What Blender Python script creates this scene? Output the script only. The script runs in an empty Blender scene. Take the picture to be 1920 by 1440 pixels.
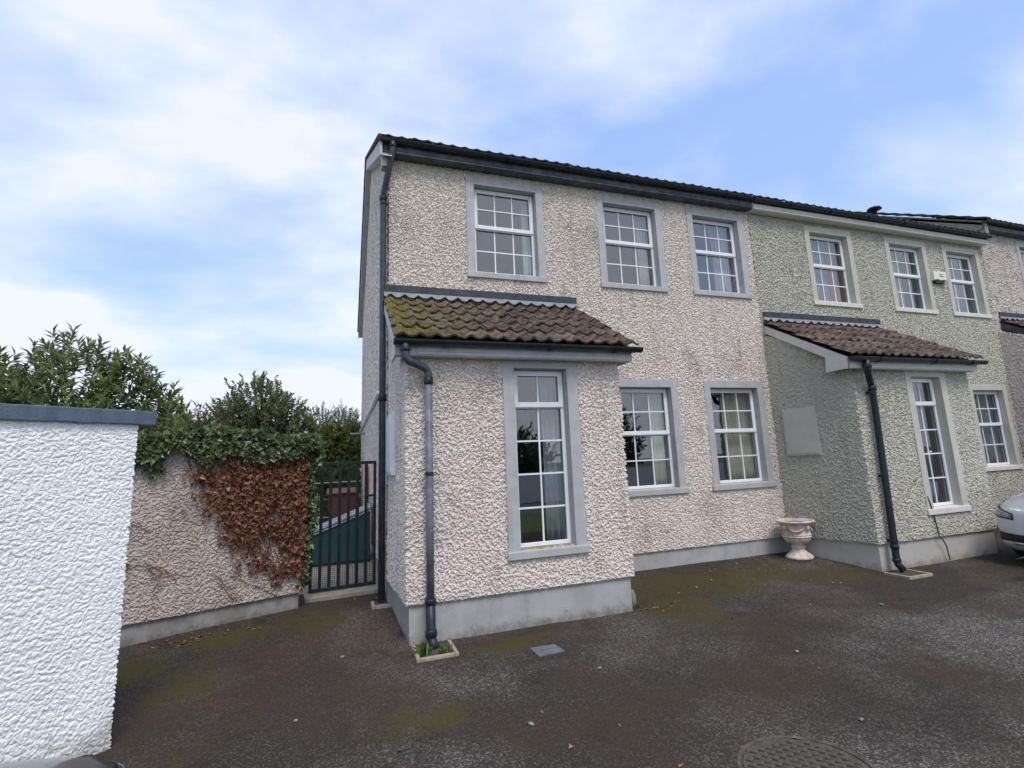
import bpy, bmesh, math, random
import numpy as np
from mathutils import Vector, Matrix
from mathutils.bvhtree import BVHTree

random.seed(7)
rng = np.random.default_rng(7)
S = bpy.context.scene
COL = S.collection
PI = math.pi

# ------------------------------------------------------------------ camera
cam_data = bpy.data.cameras.new('camera')
cam = bpy.data.objects.new('camera', cam_data)
COL.objects.link(cam)
cam_data.sensor_width = 36.0
cam_data.lens = 36.0 * 980.01 / 1920.0
cam_data.shift_x = (960 - 995.72) / 1920.0
cam_data.shift_y = (694.29 - 720) / 1920.0
cam_data.clip_start = 0.05
cam_data.clip_end = 3000
_r = Vector((0.94115772, -0.33497327, -0.04488931))
_u = Vector((-0.01708143, -0.17979777, 0.98355528))
_f = Vector((0.33753573, 0.92491387, 0.17493988))
cam.matrix_world = Matrix(((_r.x, _u.x, -_f.x, -0.23396), (_r.y, _u.y, -_f.y, -6.64797),
                           (_r.z, _u.z, -_f.z, 1.73544), (0, 0, 0, 1)))
S.camera = cam

# ------------------------------------------------------------------ sky, sun, exposure
SUN_EL, SUN_AZ = math.radians(57), math.radians(176)     # azimuth clockwise from +y
W = bpy.data.worlds.new('World'); S.world = W
W.use_nodes = True
nt = W.node_tree; nt.nodes.clear()
def N(tree, kind, **kw):
    n = tree.nodes.new(kind)
    for k, v in kw.items():
        if k.startswith('i_'):
            key = k[2:]
            n.inputs[int(key) if key.isdigit() else key].default_value = v
        else:
            setattr(n, k, v)
    return n
out = N(nt, 'ShaderNodeOutputWorld')
bg = N(nt, 'ShaderNodeBackground')
sky = N(nt, 'ShaderNodeTexSky', sky_type='NISHITA', sun_disc=False, sun_elevation=SUN_EL,
        sun_rotation=SUN_AZ, air_density=1.0, dust_density=1.2, ozone_density=1.6)
gain = N(nt, 'ShaderNodeVectorMath', operation='SCALE'); gain.inputs['Scale'].default_value = 0.15
nt.links.new(sky.outputs[0], gain.inputs[0])
tc = N(nt, 'ShaderNodeTexCoord')
sep = N(nt, 'ShaderNodeSeparateXYZ'); nt.links.new(tc.outputs['Generated'], sep.inputs[0])
# project the direction on a cloud layer overhead
addz = N(nt, 'ShaderNodeMath', operation='ADD', i_1=0.30); nt.links.new(sep.outputs[2], addz.inputs[0])
mxz = N(nt, 'ShaderNodeMath', operation='MAXIMUM', i_1=0.12); nt.links.new(addz.outputs[0], mxz.inputs[0])
dx = N(nt, 'ShaderNodeMath', operation='DIVIDE'); dy = N(nt, 'ShaderNodeMath', operation='DIVIDE')
for a, b in ((dx, 0), (dy, 1)):
    nt.links.new(sep.outputs[b], a.inputs[0]); nt.links.new(mxz.outputs[0], a.inputs[1])
cmb = N(nt, 'ShaderNodeCombineXYZ'); nt.links.new(dx.outputs[0], cmb.inputs[0]); nt.links.new(dy.outputs[0], cmb.inputs[1])
mp = N(nt, 'ShaderNodeMapping'); mp.inputs['Location'].default_value = (19.31, 8.72, 3.13)
mp.inputs['Rotation'].default_value = (0, 0, 0.9); mp.inputs['Scale'].default_value = (1.0, 1.25, 1.0)
nt.links.new(cmb.outputs[0], mp.inputs[0])
n1 = N(nt, 'ShaderNodeTexNoise', noise_dimensions='3D'); n1.inputs['Scale'].default_value = 1.7
n1.inputs['Detail'].default_value = 9; n1.inputs['Roughness'].default_value = 0.50; n1.inputs['Distortion'].default_value = 0.15
nt.links.new(mp.outputs[0], n1.inputs['Vector'])
cr = N(nt, 'ShaderNodeValToRGB')
cr.color_ramp.elements[0].position = 0.35; cr.color_ramp.elements[0].color = (0.55, 0.55, 0.55, 1)
cr.color_ramp.elements[1].position = 0.59; cr.color_ramp.elements[1].color = (0.95, 0.95, 0.95, 1)
nt.links.new(n1.outputs[0], cr.inputs[0])
# more haze and cloud low down
hz = N(nt, 'ShaderNodeMapRange'); hz.inputs[1].default_value = 0.0; hz.inputs[2].default_value = 0.32
hz.inputs[3].default_value = 0.40; hz.inputs[4].default_value = 0.0
nt.links.new(sep.outputs[2], hz.inputs[0])
mxm = N(nt, 'ShaderNodeMath', operation='ADD', use_clamp=True)
nt.links.new(cr.outputs[0], mxm.inputs[0]); nt.links.new(hz.outputs[0], mxm.inputs[1])
ccol = N(nt, 'ShaderNodeValToRGB')
ccol.color_ramp.elements[0].position = 0.55; ccol.color_ramp.elements[0].color = (0.31, 0.45, 0.84, 1)
ccol.color_ramp.elements[1].position = 0.95; ccol.color_ramp.elements[1].color = (0.585, 0.625, 0.735, 1)
nt.links.new(mxm.outputs[0], ccol.inputs[0])
mixc = N(nt, 'ShaderNodeMixRGB'); nt.links.new(ccol.outputs[0], mixc.inputs[2])
nt.links.new(mxm.outputs[0], mixc.inputs[0]); nt.links.new(gain.outputs[0], mixc.inputs[1])
nt.links.new(mixc.outputs[0], bg.inputs[0]); bg.inputs[1].default_value = 1.0
nt.links.new(bg.outputs[0], out.inputs[0])

sun_d = bpy.data.lights.new('sun', 'SUN'); sun_d.energy = 1.5; sun_d.angle = math.radians(22)
sun_d.color = (1.0, 0.955, 0.90)
sun = bpy.data.objects.new('sun', sun_d); COL.objects.link(sun)
_sd = Vector((math.sin(SUN_AZ) * math.cos(SUN_EL), math.cos(SUN_AZ) * math.cos(SUN_EL), math.sin(SUN_EL)))
sun.rotation_euler = _sd.to_track_quat('Z', 'Y').to_euler()
S.view_settings.view_transform = 'Standard'; S.view_settings.look = 'None'
S.view_settings.exposure = 0.62; S.view_settings.gamma = 1.0
S.render.engine = 'CYCLES'
S.cycles.max_bounces = 6; S.cycles.transparent_max_bounces = 12
S.cycles.use_denoising = True

# ------------------------------------------------------------------ materials
MATS = {}
def material(name, col, rough=0.8, col2=None, scale=6.0, amount=0.5, bump=0.0, bump_scale=60.0, metallic=0.0,
             spec=0.4, detail=5.0, lo=0.40, hi=0.62, third=None, coat=0.0, island=None, splash=None, streak=None):
    """Principled surface: col, mottled with col2 by noise, optional third stain colour, fine bump."""
    m = bpy.data.materials.new(name); m.use_nodes = True
    t = m.node_tree; b = t.nodes['Principled BSDF']
    b.inputs['Roughness'].default_value = rough; b.inputs['Metallic'].default_value = metallic
    b.inputs['Specular IOR Level'].default_value = spec
    b.inputs['Coat Weight'].default_value = coat
    co = N(t, 'ShaderNodeTexCoord')
    last = None
    if col2 is not None:
        n = N(t, 'ShaderNodeTexNoise'); n.inputs['Scale'].default_value = scale; n.inputs['Detail'].default_value = detail
        n.inputs['Roughness'].default_value = 0.6
        t.links.new(co.outputs['Object'], n.inputs['Vector'])
        r = N(t, 'ShaderNodeMapRange'); r.inputs[1].default_value = lo; r.inputs[2].default_value = hi
        r.inputs[3].default_value = 0; r.inputs[4].default_value = amount
        t.links.new(n.outputs[0], r.inputs[0])
        mx = N(t, 'ShaderNodeMixRGB'); mx.inputs[1].default_value = (*col, 1); mx.inputs[2].default_value = (*col2, 1)
        t.links.new(r.outputs[0], mx.inputs[0]); last = mx.outputs[0]
    if third is not None:
        c3, s3, l3, h3, a3 = third
        n = N(t, 'ShaderNodeTexNoise'); n.inputs['Scale'].default_value = s3; n.inputs['Detail'].default_value = 7
        n.inputs['Roughness'].default_value = 0.65
        t.links.new(co.outputs['Object'], n.inputs['Vector'])
        r = N(t, 'ShaderNodeMapRange'); r.inputs[1].default_value = l3; r.inputs[2].default_value = h3
        r.inputs[4].default_value = a3
        t.links.new(n.outputs[0], r.inputs[0])
        mx = N(t, 'ShaderNodeMixRGB'); mx.inputs[2].default_value = (*c3, 1)
        if last is None: mx.inputs[1].default_value = (*col, 1)
        else: t.links.new(last, mx.inputs[1])
        t.links.new(r.outputs[0], mx.inputs[0]); last = mx.outputs[0]
    if streak is not None:                      # rain runs: noise drawn out downwards
        c4, l4, a4 = streak
        mpn = N(t, 'ShaderNodeMapping'); mpn.inputs['Scale'].default_value = (7, 7, 0.55); t.links.new(co.outputs['Object'], mpn.inputs[0])
        n = N(t, 'ShaderNodeTexNoise'); n.inputs['Scale'].default_value = 1.0; n.inputs['Detail'].default_value = 6; n.inputs['Roughness'].default_value = 0.62
        t.links.new(mpn.outputs[0], n.inputs['Vector'])
        r = N(t, 'ShaderNodeMapRange'); r.inputs[1].default_value = l4; r.inputs[2].default_value = l4 + 0.16; r.inputs[4].default_value = a4
        t.links.new(n.outputs[0], r.inputs[0])
        mx = N(t, 'ShaderNodeMixRGB'); mx.inputs[2].default_value = (*c4, 1); t.links.new(last, mx.inputs[1]); t.links.new(r.outputs[0], mx.inputs[0]); last = mx.outputs[0]
    if splash is not None:                      # mud and algae splashed up from the ground: thick at z0, gone at z1, ragged
        c5, z0_, z1_ = splash
        sx = N(t, 'ShaderNodeSeparateXYZ'); t.links.new(co.outputs['Object'], sx.inputs[0])
        r = N(t, 'ShaderNodeMapRange'); r.inputs[1].default_value = z0_; r.inputs[2].default_value = z1_; r.inputs[3].default_value = 0.30; r.inputs[4].default_value = -0.25
        t.links.new(sx.outputs[2], r.inputs[0])
        n = N(t, 'ShaderNodeTexNoise'); n.inputs['Scale'].default_value = 9; n.inputs['Detail'].default_value = 8; n.inputs['Roughness'].default_value = 0.7
        t.links.new(co.outputs['Object'], n.inputs['Vector'])
        ad = N(t, 'ShaderNodeMath', operation='ADD'); t.links.new(r.outputs[0], ad.inputs[0]); t.links.new(n.outputs[0], ad.inputs[1])
        r = N(t, 'ShaderNodeMapRange'); r.inputs[1].default_value = 0.50; r.inputs[2].default_value = 0.80; r.inputs[4].default_value = 0.8
        t.links.new(ad.outputs[0], r.inputs[0])
        mx = N(t, 'ShaderNodeMixRGB'); mx.inputs[2].default_value = (*c5, 1); t.links.new(last, mx.inputs[1]); t.links.new(r.outputs[0], mx.inputs[0]); last = mx.outputs[0]
    if island is not None:
        g = N(t, 'ShaderNodeNewGeometry'); cr_ = N(t, 'ShaderNodeValToRGB')
        els = cr_.color_ramp.elements
        els[0].color = (*island[0], 1); els[1].color = (*island[-1], 1)
        for i, c in enumerate(island[1:-1]):
            e = els.new((i + 1) / (len(island) - 1)); e.color = (*c, 1)
        t.links.new(g.outputs['Random Per Island'], cr_.inputs[0]); last = cr_.outputs[0]
    if last is None: b.inputs['Base Color'].default_value = (*col, 1)
    else: t.links.new(last, b.inputs['Base Color'])
    if bump > 0:
        n = N(t, 'ShaderNodeTexNoise'); n.inputs['Scale'].default_value = bump_scale; n.inputs['Detail'].default_value = 4
        t.links.new(co.outputs['Object'], n.inputs['Vector'])
        bp = N(t, 'ShaderNodeBump'); bp.inputs['Strength'].default_value = bump; bp.inputs['Distance'].default_value = 0.01
        t.links.new(n.outputs[0], bp.inputs['Height']); t.links.new(bp.outputs[0], b.inputs['Normal'])
    MATS[name] = m
    return m

def leaf_material(name, cols, rough=0.45, trans=0.25):
    m = material(name, cols[0], rough, island=cols, spec=0.4)
    t = m.node_tree; b = t.nodes['Principled BSDF']
    tl = N(t, 'ShaderNodeBsdfTranslucent'); mix = N(t, 'ShaderNodeMixShader'); mix.inputs[0].default_value = trans
    src = b.inputs['Base Color'].links[0].from_socket
    t.links.new(src, tl.inputs[0]); t.links.new(b.outputs[0], mix.inputs[1]); t.links.new(tl.outputs[0], mix.inputs[2])
    o = [n for n in t.nodes if n.type == 'OUTPUT_MATERIAL'][0]
    t.links.new(mix.outputs[0], o.inputs[0])
    return m

M_r1 = material('render_cream', (0.80, 0.735, 0.655), 0.95, (0.50, 0.435, 0.37), 85, 0.6, 0.6, 160, third=((0.36, 0.31, 0.26), 1.7, 0.52, 0.72, 0.5), streak=((0.42, 0.36, 0.31), 0.54, 0.55))
M_r1b = material('render_beige', (0.62, 0.565, 0.50), 0.95, (0.40, 0.35, 0.30), 85, 0.7, 0.6, 160, third=((0.33, 0.28, 0.24), 1.7, 0.50, 0.72, 0.5), streak=((0.36, 0.31, 0.27), 0.52, 0.55))
M_r2 = material('render_sage', (0.56, 0.535, 0.45), 0.95, (0.36, 0.345, 0.28), 85, 0.65, 0.6, 160, third=((0.30, 0.30, 0.24), 1.5, 0.55, 0.75, 0.45), streak=((0.30, 0.29, 0.23), 0.56, 0.5))
M_r3 = material('render_boundary', (0.60, 0.53, 0.465), 0.95, (0.36, 0.31, 0.265), 85, 0.75, 0.6, 160, third=((0.30, 0.25, 0.21), 1.9, 0.5, 0.72, 0.6), streak=((0.26, 0.22, 0.18), 0.55, 0.5))
M_rw = material('render_white', (0.90, 0.90, 0.87), 0.75, (0.82, 0.82, 0.79), 5, 0.6, 0.5, 150, splash=((0.36, 0.34, 0.28), 0.10, 0.42), streak=((0.55, 0.56, 0.52), 0.58, 0.35))
M_pl1 = material('plinth_grey', (0.41, 0.405, 0.385), 0.85, (0.34, 0.335, 0.315), 5, 0.8, 0.25, 60, third=((0.30, 0.28, 0.23), 3.0, 0.52, 0.75, 0.6), splash=((0.15, 0.135, 0.10), 0.08, 0.30), streak=((0.27, 0.265, 0.25), 0.55, 0.5))
M_pl2 = material('plinth_stone', (0.46, 0.43, 0.38), 0.85, (0.44, 0.42, 0.38), 5, 0.7, 0.2, 60, third=((0.33, 0.31, 0.24), 3.0, 0.56, 0.78, 0.5), splash=((0.20, 0.18, 0.13), 0.08, 0.30), streak=((0.33, 0.31, 0.26), 0.57, 0.45))
M_pl3 = material('plinth_concrete', (0.30, 0.285, 0.265), 0.9, (0.23, 0.22, 0.20), 6, 0.8, 0.3, 60, third=((0.14, 0.13, 0.10), 3.0, 0.5, 0.75, 0.7), splash=((0.07, 0.07, 0.045), 0.14, 0.36))
M_su1 = material('surround_bluegrey', (0.44, 0.44, 0.425), 0.75, (0.37, 0.37, 0.355), 7, 0.7, 0.25, 90, third=((0.27, 0.265, 0.25), 4.5, 0.55, 0.75, 0.6), streak=((0.27, 0.275, 0.27), 0.55, 0.5))
M_su2 = material('surround_stone', (0.50, 0.48, 0.41), 0.75, (0.43, 0.41, 0.35), 7, 0.6, 0.2, 90)
M_si2 = material('sill_stone', (0.66, 0.62, 0.56), 0.75, (0.56, 0.53, 0.48), 7, 0.6, 0.2, 90)
M_sy = material('sill_lichen', (0.50, 0.53, 0.55), 0.8, (0.42, 0.30, 0.06), 9, 0.95, 0.2, 90, lo=0.42, hi=0.55)
M_lich = material('lichen', (0.36, 0.24, 0.04), 0.95, (0.22, 0.15, 0.05), 40, 0.8)
M_pvc = material('white_pvc', (0.80, 0.81, 0.81), 0.35, (0.66, 0.66, 0.63), 11, 0.5, lo=0.5, hi=0.75)
M_bar = material('white_bar', (0.78, 0.79, 0.80), 0.4)
M_gasket = material('gasket', (0.03, 0.03, 0.035), 0.6)
M_fa1 = material('fascia_navy', (0.045, 0.050, 0.068), 0.55, (0.11, 0.115, 0.13), 8, 0.8, third=((0.02, 0.022, 0.03), 5, 0.5, 0.7, 0.7))
M_fa1g = material('fascia_grey', (0.54, 0.545, 0.53), 0.6, (0.42, 0.425, 0.41), 8, 0.6, third=((0.16, 0.15, 0.13), 5, 0.55, 0.75, 0.6))
M_fa2 = material('fascia_cream', (0.60, 0.585, 0.52), 0.55, (0.52, 0.50, 0.44), 8, 0.6)
M_blk = material('black_gutter', (0.010, 0.013, 0.018), 0.42, (0.03, 0.034, 0.038), 12, 0.5)
M_pipeblue = material('faded_pipe', (0.095, 0.115, 0.14), 0.5, (0.20, 0.23, 0.26), 9, 0.6, third=((0.03, 0.035, 0.04), 14, 0.58, 0.7, 0.8))
M_pipedark = material('dark_pipe', (0.045, 0.055, 0.065), 0.5, (0.09, 0.10, 0.11), 9, 0.6)
M_lead = material('lead', (0.20, 0.205, 0.225), 0.5, (0.40, 0.41, 0.44), 7, 0.7)
M_leadw = material('lead_dressed', (0.30, 0.31, 0.33), 0.6, (0.19, 0.195, 0.21), 9, 0.8)
M_leaddark = material('cavity_tray', (0.025, 0.025, 0.03), 0.6, (0.075, 0.075, 0.085), 9, 0.6)
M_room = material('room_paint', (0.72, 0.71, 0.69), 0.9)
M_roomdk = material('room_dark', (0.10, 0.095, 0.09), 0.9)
M_white = material('white_paint', (0.78, 0.79, 0.80), 0.5, (0.66, 0.66, 0.66), 6, 0.5)
M_cast = material('cast_iron', (0.065, 0.052, 0.042), 0.7, (0.12, 0.10, 0.078), 14, 0.8, 0.3, 90)
M_slate = material('aj_cover', (0.14, 0.15, 0.165), 0.7, (0.10, 0.10, 0.10), 14, 0.8, 0.2, 90)
M_conc = material('concrete', (0.36, 0.32, 0.25), 0.9, (0.24, 0.21, 0.16), 12, 0.8, 0.4, 90)
M_soil = material('soil', (0.06, 0.045, 0.03), 1.0, (0.12, 0.09, 0.06), 40, 0.8, 0.6, 90)
M_gate = material('gate_metal', (0.010, 0.013, 0.019), 0.5, (0.045, 0.045, 0.035), 14, 0.6, lo=0.54, hi=0.7)
M_mesh = material('gate_mesh', (0.035, 0.032, 0.028), 0.7)
M_teal = material('teal_panel', (0.005, 0.075, 0.088), 0.55, (0.01, 0.055, 0.065), 5, 0.7)
M_tealedge = material('teal_edge', (0.42, 0.52, 0.55), 0.5, (0.25, 0.35, 0.38), 14, 0.7)
M_bin = material('bin_brown', (0.13, 0.045, 0.030), 0.5, (0.09, 0.035, 0.025), 6, 0.6)
M_rubber = material('rubber', (0.02, 0.02, 0.02), 0.8)
M_red = material('red_hose', (0.45, 0.035, 0.03), 0.5)
M_urn = material('urn_stone', (0.66, 0.56, 0.44), 0.85, (0.40, 0.30, 0.20), 14, 0.75, 0.4, 70, third=((0.62, 0.64, 0.62), 6, 0.5, 0.6, 0.8))
M_stone = material('pale_stone', (0.27, 0.26, 0.22), 0.9, (0.15, 0.155, 0.10), 20, 0.8, 0.5, 60)
M_cap = material('cap_bluegrey', (0.085, 0.115, 0.155), 0.65, (0.12, 0.15, 0.19), 10, 0.6, 0.3, 70)
M_bark = material('bark', (0.10, 0.08, 0.06), 0.9, (0.16, 0.14, 0.11), 20, 0.7, 0.4, 60)
M_stem = material('ivy_stem', (0.13, 0.075, 0.045), 0.9)
M_grass = material('lawn', (0.06, 0.11, 0.025), 0.9, (0.09, 0.13, 0.035), 8, 0.8, 0.6, 200)
M_path = material('path_concrete', (0.30, 0.27, 0.22), 0.9, (0.20, 0.18, 0.15), 9, 0.8, 0.4, 90)
M_road = material('far_road', (0.10, 0.10, 0.10), 0.9, (0.14, 0.135, 0.13), 60, 0.8)
M_alarm = material('alarm_cream', (0.72, 0.70, 0.58), 0.4)
M_ink = material('ink', (0.09, 0.09, 0.09), 0.6)
M_laurel = leaf_material('laurel_leaf', [(0.08, 0.12, 0.045), (0.14, 0.19, 0.065), (0.20, 0.26, 0.09), (0.27, 0.32, 0.13)], 0.35, 0.45)
M_treeA = leaf_material('tree_leaf', [(0.08, 0.12, 0.05), (0.13, 0.175, 0.07), (0.18, 0.21, 0.09), (0.26, 0.26, 0.11)], 0.5, 0.45)
M_redbush = leaf_material('bush_leaf', [(0.08, 0.06, 0.035), (0.12, 0.07, 0.045), (0.08, 0.12, 0.045), (0.16, 0.09, 0.055)], 0.5, 0.4)
M_yellow = leaf_material('hedge_leaf', [(0.07, 0.11, 0.02), (0.12, 0.16, 0.03), (0.17, 0.18, 0.04), (0.19, 0.14, 0.04)], 0.5, 0.3)
M_hedge = leaf_material('dark_leaf', [(0.035, 0.065, 0.025), (0.06, 0.10, 0.035), (0.10, 0.15, 0.05)], 0.5, 0.25)
M_conifer = leaf_material('conifer_leaf', [(0.06, 0.14, 0.02), (0.09, 0.19, 0.03), (0.05, 0.11, 0.02)], 0.5, 0.25)
M_ivy = leaf_material('ivy_leaf', [(0.03, 0.05, 0.02), (0.055, 0.085, 0.03), (0.09, 0.125, 0.045), (0.17, 0.20, 0.085)], 0.34, 0.15)
M_dead = leaf_material('dead_ivy_leaf', [(0.10, 0.042, 0.026), (0.18, 0.075, 0.042), (0.27, 0.12, 0.06), (0.14, 0.058, 0.036), (0.36, 0.19, 0.095)], 0.7, 0.15)
M_litter = leaf_material('litter_leaf', [(0.14, 0.07, 0.03), (0.30, 0.20, 0.07), (0.08, 0.05, 0.03)], 0.8, 0.1)
M_curt = material('curtain_cream', (0.66, 0.60, 0.46), 0.9, (0.56, 0.50, 0.38), 5, 0.6)
M_curtw = material('curtain_white', (0.66, 0.66, 0.68), 0.9)
M_curtp = material('curtain_pink', (0.62, 0.52, 0.50), 0.9, (0.40, 0.20, 0.20), 3, 0.5)
M_curtg = material('curtain_grey', (0.34, 0.36, 0.40), 0.9, (0.24, 0.26, 0.28), 5, 0.7)
M_curto = material('curtain_orange', (0.40, 0.16, 0.05), 0.9, (0.30, 0.24, 0.14), 6, 0.7)

def tile_material(name, c1, c2, moss, mx0, mx1):
    """clay-brown concrete tile with lichen and a moss growth that thins out along the roof (mx0 thick .. mx1 none)"""
    m = bpy.data.materials.new(name); m.use_nodes = True
    t = m.node_tree; b = t.nodes['Principled BSDF']; b.inputs['Roughness'].default_value = 0.95
    b.inputs['Specular IOR Level'].default_value = 0.2
    g = N(t, 'ShaderNodeNewGeometry')
    oi = N(t, 'ShaderNodeObjectInfo')
    n = N(t, 'ShaderNodeTexNoise'); n.inputs['Scale'].default_value = 22; n.inputs['Detail'].default_value = 7
    t.links.new(g.outputs['Position'], n.inputs['Vector'])
    mx = N(t, 'ShaderNodeMixRGB'); mx.inputs[1].default_value = (*c1, 1); mx.inputs[2].default_value = (*c2, 1)
    r = N(t, 'ShaderNodeMapRange'); r.inputs[1].default_value = 0.38; r.inputs[2].default_value = 0.62
    t.links.new(n.outputs[0], r.inputs[0]); t.links.new(r.outputs[0], mx.inputs[0])
    hs = N(t, 'ShaderNodeHueSaturation')
    rv = N(t, 'ShaderNodeMapRange'); rv.inputs[3].default_value = 0.75; rv.inputs[4].default_value = 1.25
    t.links.new(oi.outputs['Random'], rv.inputs[0]); t.links.new(rv.outputs[0], hs.inputs['Value']); t.links.new(mx.outputs[0], hs.inputs['Color'])
    last = hs.outputs[0]
    # dark lichen
    n2 = N(t, 'ShaderNodeTexNoise'); n2.inputs['Scale'].default_value = 9; n2.inputs['Detail'].default_value = 8; n2.inputs['Roughness'].default_value = 0.7
    t.links.new(g.outputs['Position'], n2.inputs['Vector'])
    r2 = N(t, 'ShaderNodeMapRange'); r2.inputs[1].default_value = 0.44; r2.inputs[2].default_value = 0.60; r2.inputs[4].default_value = 0.9
    t.links.new(n2.outputs[0], r2.inputs[0])
    mx2 = N(t, 'ShaderNodeMixRGB'); mx2.inputs[2].default_value = (0.032, 0.027, 0.018, 1)
    t.links.new(r2.outputs[0], mx2.inputs[0]); t.links.new(last, mx2.inputs[1]); last = mx2.outputs[0]
    if moss:
        sp = N(t, 'ShaderNodeSeparateXYZ'); t.links.new(g.outputs['Position'], sp.inputs[0])
        rm = N(t, 'ShaderNodeMapRange'); rm.inputs[1].default_value = mx0; rm.inputs[2].default_value = mx1
        rm.inputs[3].default_value = 0.10; rm.inputs[4].default_value = -0.14
        t.links.new(sp.outputs[0], rm.inputs[0])
        n3 = N(t, 'ShaderNodeTexNoise'); n3.inputs['Scale'].default_value = 13; n3.inputs['Detail'].default_value = 8; n3.inputs['Roughness'].default_value = 0.7
        t.links.new(g.outputs['Position'], n3.inputs['Vector'])
        ad = N(t, 'ShaderNodeMath', operation='ADD'); t.links.new(n3.outputs[0], ad.inputs[0]); t.links.new(rm.outputs[0], ad.inputs[1])
        r3 = N(t, 'ShaderNodeMapRange'); r3.inputs[1].default_value = 0.53; r3.inputs[2].default_value = 0.66; r3.inputs[4].default_value = 0.9
        t.links.new(ad.outputs[0], r3.inputs[0])
        mc = N(t, 'ShaderNodeMixRGB'); mc.inputs[1].default_value = (0.048, 0.040, 0.011, 1); mc.inputs[2].default_value = (0.165, 0.14, 0.030, 1)
        t.links.new(n.outputs[0], mc.inputs[0])
        mx3 = N(t, 'ShaderNodeMixRGB'); t.links.new(r3.outputs[0], mx3.inputs[0]); t.links.new(last, mx3.inputs[1]); t.links.new(mc.outputs[0], mx3.inputs[2])
        last = mx3.outputs[0]
    t.links.new(last, b.inputs['Base Color'])
    bp = N(t, 'ShaderNodeBump'); bp.inputs['Strength'].default_value = 0.8; bp.inputs['Distance'].default_value = 0.012
    t.links.new(n.outputs[0], bp.inputs['Height']); t.links.new(bp.outputs[0], b.inputs['Normal'])
    return m
M_tile1 = tile_material('tile_mossy', (0.105, 0.074, 0.055), (0.175, 0.13, 0.10), True, 0.3, 1.75)
M_tile2 = tile_material('tile_brown', (0.105, 0.075, 0.062), (0.17, 0.125, 0.105), False, 0, 1)
M_tilem = tile_material('tile_dark', (0.05, 0.047, 0.05), (0.085, 0.08, 0.08), True, -40, 40)
M_moss = material('moss', (0.085, 0.072, 0.016), 1.0, (0.19, 0.165, 0.035), 30, 0.9, 0.8, 120)

def glass_material(name, ior):
    m = bpy.data.materials.new(name); m.use_nodes = True
    t = m.node_tree; t.nodes.clear()
    o = N(t, 'ShaderNodeOutputMaterial'); tr = N(t, 'ShaderNodeBsdfTransparent'); gl = N(t, 'ShaderNodeBsdfGlossy')
    tr.inputs[0].default_value = (0.90, 0.93, 0.92, 1); gl.inputs['Roughness'].default_value = 0.012
    lw = N(t, 'ShaderNodeLayerWeight'); lw.inputs[0].default_value = 0.5
    pw = N(t, 'ShaderNodeMath', operation='POWER', i_1=5.0); t.links.new(lw.outputs['Facing'], pw.inputs[0])
    fr = N(t, 'ShaderNodeMath', operation='MULTIPLY_ADD', i_1=1 - ior, i_2=ior); t.links.new(pw.outputs[0], fr.inputs[0])
    n = N(t, 'ShaderNodeTexNoise'); n.inputs['Scale'].default_value = 2.5
    co = N(t, 'ShaderNodeTexCoord'); t.links.new(co.outputs['Object'], n.inputs['Vector'])
    bp = N(t, 'ShaderNodeBump'); bp.inputs['Strength'].default_value = 0.03; bp.inputs['Distance'].default_value = 0.02
    t.links.new(n.outputs[0], bp.inputs['Height']); t.links.new(bp.outputs[0], gl.inputs['Normal'])
    mx = N(t, 'ShaderNodeMixShader'); t.links.new(fr.outputs[0], mx.inputs[0]); t.links.new(tr.outputs[0], mx.inputs[1]); t.links.new(gl.outputs[0], mx.inputs[2])
    t.links.new(mx.outputs[0], o.inputs[0])
    return m
M_glass = glass_material('window_glass', 0.14)

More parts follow.
